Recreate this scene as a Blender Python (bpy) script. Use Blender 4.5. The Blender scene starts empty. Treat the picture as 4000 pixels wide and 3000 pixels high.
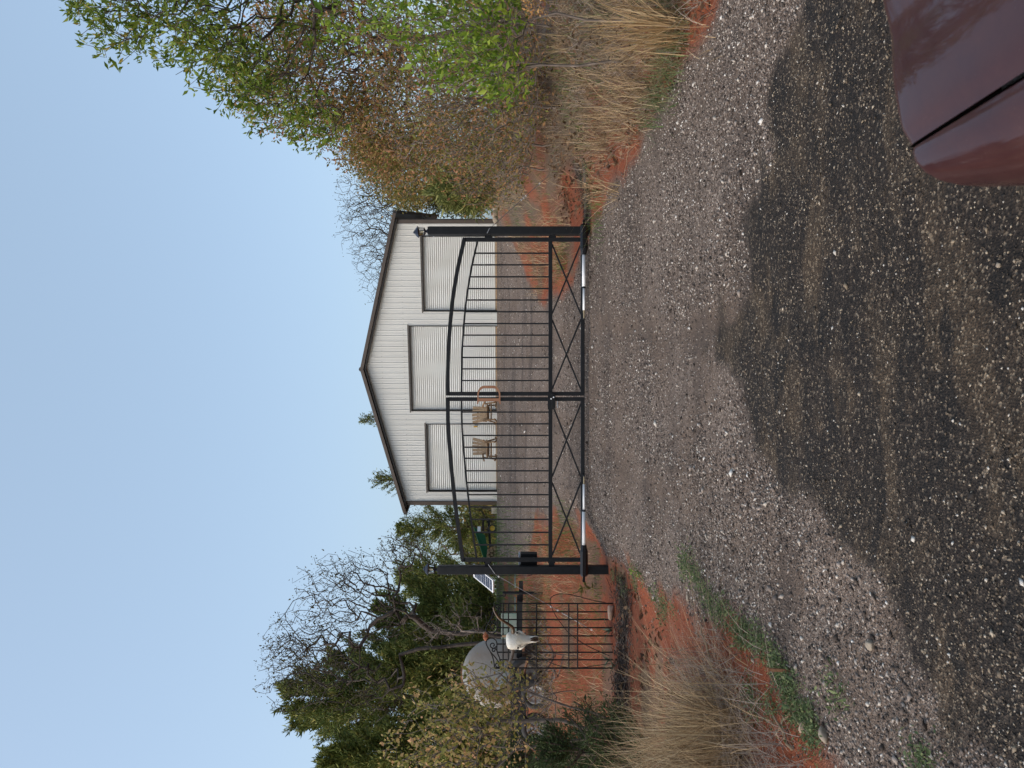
import bpy, bmesh, math, random
import numpy as np
from mathutils import Vector, Matrix

# ------------------------------------------------------------------ camera, sky, sun, exposure
F = 2850.0                       # focal length in pixels of the 4000 x 3000 photograph
EYE = 1.6
sc = bpy.context.scene
cam_d = bpy.data.cameras.new('camera'); cam = bpy.data.objects.new('camera', cam_d)
sc.collection.objects.link(cam); sc.camera = cam
cam_d.sensor_width = 36.0; cam_d.sensor_fit = 'HORIZONTAL'
cam_d.lens = 36.0 * F / 4000.0
cam_d.clip_start = 0.05; cam_d.clip_end = 3000
# the phone was held on its side: world up points to the left of the picture
M = Matrix(((0, 1, 0), (0, 0, -1), (-1, 0, 0)))      # columns: local x, y, z in world
cam.matrix_world = Matrix.Translation((0, 0, EYE)) @ M.to_4x4()
cam_d.dof.use_dof = True; cam_d.dof.focus_distance = 12.0; cam_d.dof.aperture_fstop = 8.0

SUN_EL, SUN_AZ = 40.0, 245.0      # azimuth: clockwise from +Y (straight ahead); behind the camera, to the left
w = bpy.data.worlds.new('World'); sc.world = w; w.use_nodes = True
wn = w.node_tree; bg = wn.nodes['Background']
sky = wn.nodes.new('ShaderNodeTexSky'); sky.sky_type = 'NISHITA'; sky.sun_disc = False
sky.sun_elevation = math.radians(SUN_EL); sky.sun_rotation = math.radians(SUN_AZ)
sky.air_density = 1.0; sky.dust_density = 4.5; sky.ozone_density = 2.0
hz = wn.nodes.new('ShaderNodeVectorMath'); hz.operation = 'ADD'       # thin even veil of cloud over the blue
hz.inputs[1].default_value = (1.62, 2.14, 2.50)
wn.links.new(sky.outputs['Color'], hz.inputs[0]); wn.links.new(hz.outputs['Vector'], bg.inputs['Color']); bg.inputs['Strength'].default_value = 0.15
sun_d = bpy.data.lights.new('sun', 'SUN'); sun = bpy.data.objects.new('sun', sun_d); sc.collection.objects.link(sun)
sun_d.energy = 1.0; sun_d.angle = math.radians(35); sun_d.color = (1.0, 0.95, 0.88)
_a, _e = math.radians(SUN_AZ), math.radians(SUN_EL)
_dir = Vector((math.sin(_a) * math.cos(_e), math.cos(_a) * math.cos(_e), math.sin(_e)))
sun.rotation_euler = _dir.to_track_quat('Z', 'Y').to_euler(); sun.location = _dir * 60
vs = sc.view_settings; vs.view_transform = 'Standard'; vs.look = 'None'; vs.gamma = 1.0; vs.exposure = 0.0
vs.use_curve_mapping = False
sc.cycles.max_bounces = 8; sc.cycles.transparent_max_bounces = 8

# ------------------------------------------------------------------ helpers
C = sc.collection
ORG = {}                          # world origin of each root, so that parts can be written in world coordinates
def A(*p): return np.array(p, dtype=float)
def at(x, y, Y):
    """photograph pixel (4000 x 3000) at depth Y -> world point"""
    return A((3000.0 - y - 1500.0) / F * Y, Y, EYE - (x - 2000.0) / F * Y)
def tag(o, label=None, cat=None, group=None, kind=None):
    if label: o['label'] = label
    if cat: o['category'] = cat
    if group: o['group'] = group
    if kind: o['kind'] = kind
    return o
def thing(name, label, cat, loc, group=None):
    o = bpy.data.objects.new(name, None); o.empty_display_size = 0.2; C.objects.link(o)
    o.location = Vector(loc); ORG[o.name] = np.array(loc, dtype=float)
    return tag(o, label, cat, group)
def link_mesh(name, me, material, parent, origin):
    o = bpy.data.objects.new(name, me); C.objects.link(o)
    if material: me.materials.append(material)
    if parent is not None:
        o.parent = parent; ORG[o.name] = ORG[parent.name]
    else:
        o.location = Vector(origin); ORG[o.name] = np.array(origin, dtype=float)
    return o
def np_obj(name, verts, faces, material, parent=None, origin=(0, 0, 0), smooth=False):
    """fast mesh from numpy arrays; faces is an (n, k) array"""
    org = ORG[parent.name] if parent is not None else np.array(origin, dtype=float)
    v = np.asarray(verts, dtype=np.float32) - org.astype(np.float32)
    f = np.asarray(faces, dtype=np.int32); n, k = f.shape
    me = bpy.data.meshes.new(name)
    me.vertices.add(len(v)); me.vertices.foreach_set('co', v.ravel())
    me.loops.add(n * k); me.loops.foreach_set('vertex_index', f.ravel())
    me.polygons.add(n); me.polygons.foreach_set('loop_start', np.arange(0, n * k, k, dtype=np.int32))
    me.polygons.foreach_set('loop_total', np.full(n, k, dtype=np.int32))
    if smooth: me.polygons.foreach_set('use_smooth', np.ones(n, dtype=bool))
    me.update(calc_edges=True)
    return link_mesh(name, me, material, parent, origin)

class MB:
    """collects shapes in world coordinates, then links them as ONE mesh object"""
    def __init__(s): s.v = []; s.f = []
    def add(s, vs, fs):
        b = len(s.v); s.v += [tuple(map(float, p)) for p in vs]; s.f += [tuple(i + b for i in q) for q in fs]; return s
    def box(s, c, size, R=None):
        c = np.array(c, float); h = np.array(size, float) / 2
        P = np.array([(x, y, z) for x in (-1, 1) for y in (-1, 1) for z in (-1, 1)], float) * h
        if R is not None: P = P @ np.array(R, float).T
        return s.add(P + c, [(0, 1, 3, 2), (4, 6, 7, 5), (0, 4, 5, 1), (2, 3, 7, 6), (0, 2, 6, 4), (1, 5, 7, 3)])
    def bar(s, p0, p1, wid, dep, up=(0, 1, 0)):
        """rectangular bar from p0 to p1; dep is measured along `up`, wid across it"""
        p0 = np.array(p0, float); p1 = np.array(p1, float); d = p1 - p0; d /= np.linalg.norm(d)
        u = np.array(up, float); u = u - d * (u @ d); u /= np.linalg.norm(u); q = np.cross(d, u)
        vs = []
        for p in (p0, p1):
            for a, b in ((-1, -1), (1, -1), (1, 1), (-1, 1)): vs.append(p + q * a * wid / 2 + u * b * dep / 2)
        return s.add(vs, [(3, 2, 1, 0), (4, 5, 6, 7), (0, 1, 5, 4), (1, 2, 6, 5), (2, 3, 7, 6), (3, 0, 4, 7)])
    def ribbon_bar(s, pts, wid, dep, up=(0, 1, 0)):
        """rectangular section swept along a polyline (shared rings)"""
        P = [np.array(p, float) for p in pts]; n = len(P); u = np.array(up, float); rings = []
        for i in range(n):
            d = P[min(i + 1, n - 1)] - P[max(i - 1, 0)]; d /= np.linalg.norm(d)
            q = np.cross(d, u); q /= np.linalg.norm(q)
            rings += [P[i] + q * a * wid / 2 + u * b * dep / 2 for a, b in ((-1, -1), (1, -1), (1, 1), (-1, 1))]
        fs = [(3, 2, 1, 0), tuple(4 * (n - 1) + k for k in range(4))]
        for i in range(n - 1):
            for k in range(4): fs.append((4 * i + k, 4 * i + (k + 1) % 4, 4 * i + 4 + (k + 1) % 4, 4 * i + 4 + k))
        return s.add(rings, fs)
    def tube(s, pts, r, n=8, cap=True):
        P = [np.array(p, float) for p in pts]; m = len(P)
        R = [r] * m if np.isscalar(r) else list(r)
        d0 = P[1] - P[0]; ref = np.array((0, 0, 1.0)) if abs(d0[2]) < 0.9 * np.linalg.norm(d0) else np.array((1.0, 0, 0))
        vs = []; u = None
        for i in range(m):
            d = P[min(i + 1, m - 1)] - P[max(i - 1, 0)]; d = d / (np.linalg.norm(d) + 1e-12)
            if u is None: u = np.cross(d, ref)
            u = u - d * (u @ d); u /= np.linalg.norm(u) + 1e-12; q = np.cross(d, u)
            for k in range(n):
                a = 2 * math.pi * k / n; vs.append(P[i] + R[i] * (math.cos(a) * u + math.sin(a) * q))
        fs = [(n * i + k, n * i + (k + 1) % n, n * i + n + (k + 1) % n, n * i + n + k) for i in range(m - 1) for k in range(n)]
        if cap: fs += [tuple(range(n - 1, -1, -1)), tuple(n * (m - 1) + k for k in range(n))]
        return s.add(vs, fs)
    def grid(s, P):
        """P: rows x cols x 3 points"""
        P = np.asarray(P, float); r, c = P.shape[:2]
        return s.add(P.reshape(-1, 3), [(i * c + j, i * c + j + 1, (i + 1) * c + j + 1, (i + 1) * c + j) for i in range(r - 1) for j in range(c - 1)])
    def build(s, name, material, parent=None, origin=(0, 0, 0), smooth=False, bevel=0, fixn=False):
        org = ORG[parent.name] if parent is not None else np.array(origin, float)
        me = bpy.data.meshes.new(name)
        me.from_pydata([tuple(np.array(p) - org) for p in s.v], [], s.f); me.update()
        if bevel or fixn:
            bm = bmesh.new(); bm.from_mesh(me)
            if fixn: bmesh.ops.recalc_face_normals(bm, faces=bm.faces)
            if bevel: bmesh.ops.bevel(bm, geom=bm.edges[:], offset=bevel, segments=2, affect='EDGES', profile=0.5)
            bm.to_mesh(me); bm.free()
        if smooth:
            for p in me.polygons: p.use_smooth = True
        return link_mesh(name, me, material, parent, origin)

def rotz(a): c, s_ = math.cos(a), math.sin(a); return np.array(((c, -s_, 0), (s_, c, 0), (0, 0, 1.0)))
def rotx(a): c, s_ = math.cos(a), math.sin(a); return np.array(((1.0, 0, 0), (0, c, -s_), (0, s_, c)))
def roty(a): c, s_ = math.cos(a), math.sin(a); return np.array(((c, 0, s_), (0, 1.0, 0), (-s_, 0, c)))

def vnoise(x, y, seed=0):
    """2-D value noise in [0, 1]"""
    x = np.asarray(x, float); y = np.asarray(y, float)
    xi = np.floor(x).astype(np.int64); yi = np.floor(y).astype(np.int64); fx = x - xi; fy = y - yi
    fx = fx * fx * (3 - 2 * fx); fy = fy * fy * (3 - 2 * fy)
    def h(a, b):
        n = (a * 374761393 + b * 668265263 + seed * 1442695041) & 0xffffffff
        n = ((n ^ (n >> 13)) * 1274126177) & 0xffffffff
        return ((n ^ (n >> 16)) & 0xffff) / 65535.0
    return (h(xi, yi) * (1 - fx) + h(xi + 1, yi) * fx) * (1 - fy) + (h(xi, yi + 1) * (1 - fx) + h(xi + 1, yi + 1) * fx) * fy
def fbm(x, y, seed=0, o=4): return sum(vnoise(x * 2 ** k, y * 2 ** k, seed + k) * 0.5 ** (k + 1) for k in range(o))
def sstep(t): t = np.clip(t, 0, 1); return t * t * (3 - 2 * t)

# ------------------------------------------------------------------ materials (all procedural)
def nodes_of(m): return m.node_tree.nodes, m.node_tree.links
def ramp(nt, stops, interp='LINEAR'):
    r = nt.nodes.new('ShaderNodeValToRGB'); r.color_ramp.interpolation = interp
    e = r.color_ramp.elements
    while len(e) < len(stops): e.new(0.5)
    for k, (p, c) in enumerate(stops): e[k].position = p; e[k].color = (*c, 1)
    return r
def mat(name, col, rough=0.6, metal=0.0, col2=None, scale=8.0, bump=0.0, bscale=40.0, coat=0.0, spec=0.5, detail=4.0, stretch=None):
    m = bpy.data.materials.new(name); m.use_nodes = True; N, L = nodes_of(m); b = N['Principled BSDF']
    b.inputs['Base Color'].default_value = (*col, 1); b.inputs['Roughness'].default_value = rough
    b.inputs['Metallic'].default_value = metal; b.inputs['Coat Weight'].default_value = coat
    b.inputs['Specular IOR Level'].default_value = spec
    tc = N.new('ShaderNodeTexCoord'); src = tc.outputs['Object']
    if stretch:
        mp = N.new('ShaderNodeMapping'); mp.inputs['Scale'].default_value = stretch; L.new(src, mp.inputs['Vector']); src = mp.outputs['Vector']
    if col2:
        n = N.new('ShaderNodeTexNoise'); n.inputs['Scale'].default_value = scale; n.inputs['Detail'].default_value = detail
        L.new(src, n.inputs['Vector'])
        r = ramp(m.node_tree, [(0.32, col), (0.68, col2)]); L.new(n.outputs['Fac'], r.inputs['Fac']); L.new(r.outputs['Color'], b.inputs['Base Color'])
    if bump:
        n2 = N.new('ShaderNodeTexNoise'); n2.inputs['Scale'].default_value = bscale; n2.inputs['Detail'].default_value = 4
        L.new(src, n2.inputs['Vector']); bp = N.new('ShaderNodeBump'); bp.inputs['Strength'].default_value = bump; bp.inputs['Distance'].default_value = 0.02
        L.new(n2.outputs['Fac'], bp.inputs['Height']); L.new(bp.outputs['Normal'], b.inputs['Normal'])
    return m
def island_mat(name, stops, rough=0.7, transl=0.0, spec=0.3, interp='LINEAR'):
    """colour differs from piece to piece (leaf, blade, pebble) of one mesh"""
    m = bpy.data.materials.new(name); m.use_nodes = True; N, L = nodes_of(m); b = N['Principled BSDF']
    g = N.new('ShaderNodeNewGeometry'); r = ramp(m.node_tree, stops, interp)
    L.new(g.outputs['Random Per Island'], r.inputs['Fac']); L.new(r.outputs['Color'], b.inputs['Base Color'])
    b.inputs['Roughness'].default_value = rough; b.inputs['Specular IOR Level'].default_value = spec
    if transl:
        t = N.new('ShaderNodeBsdfTranslucent'); L.new(r.outputs['Color'], t.inputs['Color'])
        mx = N.new('ShaderNodeMixShader'); mx.inputs['Fac'].default_value = transl
        L.new(b.outputs['BSDF'], mx.inputs[1]); L.new(t.outputs['BSDF'], mx.inputs[2]); L.new(mx.outputs['Shader'], N['Material Output'].inputs['Surface'])
    return m

MT = {}
MT['iron'] = mat('black_painted_steel', (0.009, 0.0095, 0.011), 0.5, 0.0, (0.014, 0.0145, 0.016), 14, 0.08, 60, spec=0.25)
MT['wrought'] = mat('black_wrought_iron', (0.006, 0.006, 0.007), 0.5, 0.0, (0.014, 0.012, 0.011), 30, spec=0.2)
MT['gloss_black'] = mat('glossy_black_plastic', (0.008, 0.008, 0.010), 0.22)
MT['dull_black'] = mat('dull_black_plastic', (0.009, 0.009, 0.010), 0.6, spec=0.25)
MT['alu'] = mat('painted_aluminium_tube', (0.80, 0.81, 0.82), 0.35, 0.0)
MT['brass'] = mat('dull_brass_tip', (0.42, 0.33, 0.20), 0.4, 0.4)
MT['white_plastic'] = mat('white_plastic', (0.8, 0.8, 0.8), 0.35)
MT['lid_grey'] = mat('pale_grey_plastic', (0.35, 0.40, 0.46), 0.5)
MT['siding'] = mat('white_metal_siding', (0.68, 0.675, 0.635), 0.45, 0.0, (0.62, 0.605, 0.56), 0.9, 0.0, detail=7.0, stretch=(1, 1, 0.35))
MT['door'] = mat('white_roll_up_door', (0.70, 0.695, 0.655), 0.42, 0.0, (0.62, 0.605, 0.555), 1.4, 0.0, detail=7.0, stretch=(1, 1, 0.4))
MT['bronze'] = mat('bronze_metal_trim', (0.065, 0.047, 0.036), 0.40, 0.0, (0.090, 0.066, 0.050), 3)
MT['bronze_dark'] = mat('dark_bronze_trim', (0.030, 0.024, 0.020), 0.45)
MT['roof'] = mat('dark_metal_roof', (0.030, 0.028, 0.030), 0.4)
MT['concrete'] = mat('concrete', (0.36, 0.32, 0.27), 0.9, 0, (0.28, 0.23, 0.18), 5, 0.3, 40)
MT['copper'] = mat('brown_weathered_metal', (0.30, 0.135, 0.072), 0.5, 0.15, (0.36, 0.18, 0.10), 12)
MT['wood'] = mat('weathered_cedar_wood', (0.42, 0.29, 0.17), 0.75, 0, (0.26, 0.165, 0.09), 9, 0.4, 60, stretch=(4, 4, 0.6))
MT['wood_dark'] = mat('greyed_cedar_wood', (0.28, 0.20, 0.125), 0.8, 0, (0.17, 0.115, 0.07), 9, 0.4, 60, stretch=(4, 4, 0.6))
MT['wood_log'] = mat('peeled_cedar_log', (0.36, 0.22, 0.11), 0.7, 0, (0.17, 0.10, 0.055), 10, 0.4, 50)
MT['bark'] = mat('dark_rough_bark', (0.042, 0.032, 0.025), 0.9, 0, (0.085, 0.067, 0.054), 14, 0.6, 40)
MT['bark_grey'] = mat('grey_twig_bark', (0.23, 0.185, 0.155), 0.9, 0, (0.11, 0.085, 0.068), 10)
MT['bark_brown'] = mat('reddish_cedar_bark', (0.10, 0.065, 0.045), 0.9, 0, (0.15, 0.11, 0.085), 10)
MT['bone'] = mat('sun_bleached_bone', (0.82, 0.79, 0.72), 0.6, 0, (0.66, 0.57, 0.43), 7, 0.4, 50)
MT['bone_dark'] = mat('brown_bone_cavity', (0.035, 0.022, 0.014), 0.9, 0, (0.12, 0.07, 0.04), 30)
MT['horn_dark'] = mat('dark_horn', (0.05, 0.032, 0.020), 0.45, 0, (0.20, 0.12, 0.06), 9)
MT['horn_grey'] = mat('grey_horn', (0.28, 0.24, 0.20), 0.55, 0, (0.12, 0.09, 0.07), 9)
MT['shell'] = mat('terracotta_shell', (0.42, 0.17, 0.085), 0.7)
MT['cell'] = mat('dark_blue_solar_cell', (0.012, 0.016, 0.035), 0.15)
MT['cell_line'] = mat('pale_cell_backing', (0.62, 0.64, 0.70), 0.3)
MT['wire'] = mat('galvanised_wire', (0.42, 0.43, 0.45), 0.4, 0.4)
MT['green_tub'] = mat('green_plastic_tub', (0.008, 0.105, 0.045), 0.45)
MT['yellow'] = mat('yellow_wheel_rim', (0.62, 0.36, 0.02), 0.45)
MT['rubber'] = mat('tyre_rubber', (0.022, 0.021, 0.020), 0.75, 0, (0.05, 0.042, 0.036), 8)
MT['tank'] = mat('weathered_grey_tank', (0.33, 0.33, 0.30), 0.6, 0, (0.28, 0.22, 0.17), 1.6, 0.2, 20)
MT['tank_green'] = mat('faded_green_steel', (0.12, 0.20, 0.16), 0.6, 0, (0.22, 0.25, 0.22), 4)
MT['hatch'] = mat('tan_rusted_hatch', (0.30, 0.185, 0.085), 0.8, 0, (0.19, 0.105, 0.05), 6, 0.3, 30)
MT['seam'] = mat('black_panel_gap', (0.002, 0.002, 0.002), 1.0, spec=0.0)
MT['rust'] = mat('rusty_steel', (0.14, 0.06, 0.03), 0.85, 0, (0.24, 0.115, 0.055), 7, 0.3, 40)
MT['rim_grey'] = mat('grey_steel_rim', (0.30, 0.28, 0.26), 0.5, 0, (0.16, 0.10, 0.07), 12)
MT['rim_white'] = mat('white_painted_rim', (0.55, 0.54, 0.52), 0.5, 0, (0.18, 0.13, 0.10), 14)
MT['stone_pink'] = mat('pinkish_tan_rock', (0.46, 0.32, 0.24), 0.85, 0, (0.34, 0.21, 0.15), 7, 0.6, 20)
MT['stone_tan'] = mat('tan_rock', (0.38, 0.31, 0.23), 0.9, 0, (0.26, 0.20, 0.15), 9, 0.6, 20)
MT['stick'] = mat('dead_dry_wood', (0.34, 0.23, 0.14), 0.8, 0, (0.22, 0.14, 0.085), 12)

# ------------------------------------------------------------------ terrain
_cy = np.array([-60, 3.2, 5, 8, 11.2, 14, 18, 24, 29, 36, 80, 700.0])
_cz = np.array([-0.1, 0, 0.05, 0.20, 0.42, 0.72, 1.15, 1.82, 2.2, 2.2, 2.3, 2.3])
def ground(X, Y, fine=True):
    X = np.asarray(X, float); Y = np.asarray(Y, float)
    z = np.interp(Y, _cy, _cz)
    bumpY = sstep((Y - 5.0) / 4.5) * (1 - sstep((Y - 11.6) / 3.0))
    z = z - 0.31 * sstep((-1.75 - X) / 1.0) * bumpY                       # the ground drops away beside the left post
    z = z + 0.10 * np.exp(-((X + 2.5) / 0.5) ** 2 - ((Y - 8.3) / 0.7) ** 2)   # little red mound by the left verge
    z = z + 0.55 * sstep((X - 2.55) / 2.6) * sstep((Y - 3.2) / 2.5) * (1 - sstep((Y - 20) / 6))     # bank on the right
    z = z + 0.25 * sstep((-2.0 - X) / 2.5) * (1 - sstep((Y - 6.0) / 3.0)) * sstep((Y - 2.6) / 2.0)
    off = 1 - 0.6 * inside(X, Y)
    z = z + (fbm(X * 0.7, Y * 0.7, 3, 3) - 0.44) * 0.10 * off
    if fine:
        z = z + (fbm(X * 4.0, Y * 4.0, 11, 3) - 0.44) * 0.030
        z = z - 0.018 * np.exp(-((np.abs(X + 0.15 + 0.2 * np.sin(Y * 0.35)) - 0.8) / 0.16) ** 2) * (Y > 2) * (Y < 27)   # wheel ruts
    return z
_ly = [-30, 1, 2.6, 3.6, 4.5, 6.5, 9, 11.2, 12.5, 14, 17, 19, 30, 34]
_lx = [-6, -4.5, -2.0, -1.66, -1.5, -2.0, -2.25, -2.5, -2.45, -2.6, -3.0, -5.0, -7, -7]
_ry = [-30, 3.6, 4.4, 5.4, 7.2, 9.5, 11, 12, 13, 16, 18.5, 20, 30, 34]
_rx = [9, 8, 3.2, 2.85, 2.7, 2.55, 2.3, 2.0, 1.7, 1.8, 2.6, 4.4, 8.5, 8]
def inside(X, Y):
    """1 in the gravel, 0 on the verges, soft ragged edge"""
    n = (fbm(X * 1.6, Y * 1.6, 21, 4) - 0.46) * 0.9
    a = (X - np.interp(Y, _ly, _lx)) + n; b = (np.interp(Y, _ry, _rx) - X) + n * 0.6
    return sstep(np.minimum(a, b) / 0.30 + 0.5) * (Y < 33)
def wet_road(X, Y):
    lim = np.interp(X, [-3, -1.6, -1.22, -0.95, -0.4, 0.2, 0.9, 1.4, 1.9, 2.6, 4], [1.6, 1.9, 2.4, 3.55, 4.5, 5.05, 5.1, 4.6, 4.0, 3.5, 3.2])
    return sstep((lim - Y + (fbm(X * 2.6 + 5.3, Y * 2.6, 33, 7) - 0.48) * 1.9) / 0.42 + 0.5)
def track(X, Y):
    c = np.abs(X + 0.15 + 0.2 * np.sin(Y * 0.35)) - 0.8
    return np.exp(-(c / 0.22) ** 2) * sstep((fbm(X * 1.1, Y * 0.6, 81, 4) - 0.30) / 0.25) * (Y > 4.0)
def axis(parts):
    out = [np.arange(a, b, s) for a, b, s in parts]
    return np.concatenate(out)
gx = np.concatenate([-np.geomspace(600, 8, 26), axis([(-7.6, -4, 0.3), (-4, 4, 0.05), (4, 8, 0.3)]), np.geomspace(8, 600, 26)])
gy = np.concatenate([-np.geomspace(200, 4, 12), axis([(-3, 1.6, 0.4), (1.6, 12.5, 0.05), (12.5, 33, 0.2)]), np.geomspace(33, 800, 30)])
GX, GY = np.meshgrid(gx, gy)
GZ = ground(GX, GY)
nx, ny = len(gx), len(gy)
V = np.stack([GX, GY, GZ], -1).reshape(-1, 3)
ii = (np.arange(ny - 1)[:, None] * nx + np.arange(nx - 1)[None, :]).ravel()
FQ = np.stack([ii, ii + 1, ii + 1 + nx, ii + nx], -1)
ins = inside(GX, GY).ravel(); wet = wet_road(GX, GY).ravel()
litter = (sstep((GX - 2.9) / 0.9) * (GY > 3) + sstep((-2.6 - GX) / 0.8) * (GY < 7.2) + sstep((GY - 19) / 4) * (np.abs(GX) > 6) + (GY > 33)).ravel()
patch = sstep((fbm(GX * 1.4, GY * 1.4, 43, 4).ravel() - 0.47) / 0.12) * 0.75 * (GY.ravel() > 7)
litter = np.maximum(np.clip(litter, 0, 1), patch) * sstep((fbm(GX * 0.9, GY * 0.9, 41, 4).ravel() - 0.26) / 0.2)
mulch = (np.exp(-((GY - 10.25 - 0.1 * np.sin(GX * 2)) / 0.32) ** 2) * sstep((-2.75 - GX) / 0.3) * sstep((GX + 5.2) / 0.6)
         + np.exp(-((GY - 11.3) / 0.35) ** 4) * sstep((GX - 2.3) / 0.2) * (1 - sstep((GX - 3.4) / 0.4))).ravel()
mulch = np.clip(mulch, 0, 1) * sstep((fbm(GX * 3, GY * 3, 51, 4).ravel() - 0.30) / 0.30) * 0.85

def ground_material():
    m = bpy.data.materials.new('gravel_and_red_soil'); m.use_nodes = True; nt = m.node_tree; N, L = nodes_of(m); b = N['Principled BSDF']
    tc = N.new('ShaderNodeTexCoord'); at_ = N.new('ShaderNodeAttribute'); at_.attribute_name = 'zone'
    sep = N.new('ShaderNodeSeparateColor'); L.new(at_.outputs['Color'], sep.inputs['Color'])
    al = N.new('ShaderNodeAttribute'); al.attribute_name = 'mulch'
    def noise(s, d=5, dist=0.0):
        n = N.new('ShaderNodeTexNoise'); n.inputs['Scale'].default_value = s; n.inputs['Detail'].default_value = d; n.inputs['Distortion'].default_value = dist
        L.new(tc.outputs['Object'], n.inputs['Vector']); return n.outputs['Fac']
    def vor(s):
        n = N.new('ShaderNodeTexVoronoi'); n.inputs['Scale'].default_value = s; L.new(tc.outputs['Object'], n.inputs['Vector']); return n
    def mixc(f, a, c):
        x = N.new('ShaderNodeMix'); x.data_type = 'RGBA'
        if isinstance(f, float): x.inputs[0].default_value = f
        else: L.new(f, x.inputs[0])
        L.new(a, x.inputs[6]); L.new(c, x.inputs[7]); return x.outputs[2]
    def rp(f, stops, interp='LINEAR'):
        r = ramp(nt, stops, interp); L.new(f, r.inputs['Fac']); return r.outputs['Color']
    # red soil
    red = mixc(noise(7, 6), rp(noise(1.3, 5), [(0.3, (0.185, 0.040, 0.015)), (0.7, (0.32, 0.085, 0.034))]), rp(noise(30, 4), [(0.3, (0.12, 0.028, 0.013)), (0.7, (0.37, 0.125, 0.060))]))
    # gravel: cell by cell
    v1 = vor(95); v2 = vor(42)
    sepv = N.new('ShaderNodeSeparateColor'); L.new(v1.outputs['Color'], sepv.inputs['Color'])
    sepw = N.new('ShaderNodeSeparateColor'); L.new(v2.outputs['Color'], sepw.inputs['Color'])
    gl = rp(sepv.outputs[0], [(0.0, (0.046, 0.033, 0.025)), (0.45, (0.140, 0.101, 0.079)), (0.8, (0.236, 0.178, 0.143)), (1.0, (0.60, 0.49, 0.40))])
    gl2 = rp(sepw.outputs[1], [(0.0, (0.074, 0.052, 0.039)), (0.7, (0.176, 0.130, 0.101)), (1.0, (0.36, 0.28, 0.215))])
    light = mixc(0.35, gl, gl2)
    def snoise(sx, sy, s, d=5, dist=0.0):
        mp = N.new('ShaderNodeMapping'); mp.inputs['Scale'].default_value = (sx, sy, 1); L.new(tc.outputs['Object'], mp.inputs['Vector'])
        n = N.new('ShaderNodeTexNoise'); n.inputs['Scale'].default_value = s; n.inputs['Detail'].default_value = d; n.inputs['Distortion'].default_value = dist; n.inputs['Roughness'].default_value = 0.60
        L.new(mp.outputs['Vector'], n.inputs['Vector']); return n.outputs['Fac']
    fines = rp(noise(60, 3), [(0.3, (0.095, 0.063, 0.044)), (0.7, (0.17, 0.120, 0.088))])
    light = mixc(rp(noise(1.1, 6), [(0.42, (0, 0, 0)), (0.68, (0.7, 0.7, 0.7))]), light, fines)
    tk_ = N.new('ShaderNodeAttribute'); tk_.attribute_name = 'track'
    tm = N.new('ShaderNodeMath'); tm.operation = 'MULTIPLY'; L.new(tk_.outputs['Fac'], tm.inputs[0]); tm.inputs[1].default_value = 0.8
    light = mixc(tm.outputs[0], light, fines)
    light = mixc(rp(snoise(0.35, 1.6, 1.0, 7), [(0.50, (0, 0, 0)), (0.64, (0.75, 0.75, 0.75))]), light, rp(noise(50, 3), [(0.3, (0.055, 0.040, 0.032)), (0.7, (0.11, 0.082, 0.066))]))
    dk = rp(sepv.outputs[0], [(0.0, (0.012, 0.0085, 0.0065)), (0.70, (0.030, 0.0215, 0.0160)), (0.92, (0.075, 0.055, 0.040)), (1.0, (0.28, 0.215, 0.15))])
    tan = rp(sepv.outputs[0], [(0, (0.046, 0.030, 0.018)), (0.8, (0.092, 0.062, 0.038)), (1.0, (0.28, 0.21, 0.14))])
    dark = mixc(rp(snoise(1.4, 3.0, 1.0, 9, 0.4), [(0.49, (0, 0, 0)), (0.61, (0.8, 0.8, 0.8))]), dk, tan)
    dark = mixc(rp(snoise(1.2, 3.6, 1.6, 10, 0.3), [(0.54, (0, 0, 0)), (0.62, (0.9, 0.9, 0.9))]), dark, rp(sepv.outputs[0], [(0.0, (0.008, 0.0065, 0.0055)), (0.9, (0.022, 0.017, 0.014)), (1.0, (0.12, 0.09, 0.065))]))
    grav = mixc(sep.outputs[1], light, dark)
    col = mixc(sep.outputs[0], red, grav)
    lit = rp(noise(45, 6), [(0.25, (0.045, 0.032, 0.022)), (0.5, (0.13, 0.092, 0.062)), (0.75, (0.25, 0.185, 0.125))])
    col = mixc(sep.outputs[2], col, lit)
    mul = rp(noise(70, 5), [(0.35, (0.018, 0.016, 0.016)), (0.62, (0.06, 0.052, 0.048)), (0.8, (0.2, 0.17, 0.15))])
    col = mixc(al.outputs['Fac'], col, mul)
    L.new(col, b.inputs['Base Color'])
    rr = N.new('ShaderNodeMapRange'); L.new(sep.outputs[1], rr.inputs['Value']); rr.inputs['To Min'].default_value = 0.92; rr.inputs['To Max'].default_value = 0.78
    L.new(rr.outputs['Result'], b.inputs['Roughness']); b.inputs['Specular IOR Level'].default_value = 0.25
    bp = N.new('ShaderNodeBump'); bp.inputs['Strength'].default_value = 0.9; bp.inputs['Distance'].default_value = 0.008
    ad = N.new('ShaderNodeMath'); ad.operation = 'MULTIPLY_ADD'; L.new(noise(55, 5), ad.inputs[0]); ad.inputs[1].default_value = 1.2
    L.new(v1.outputs['Distance'], ad.inputs[2]); L.new(ad.outputs[0], bp.inputs['Height']); L.new(bp.outputs['Normal'], b.inputs['Normal'])
    return m
MT['ground'] = ground_material()
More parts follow.
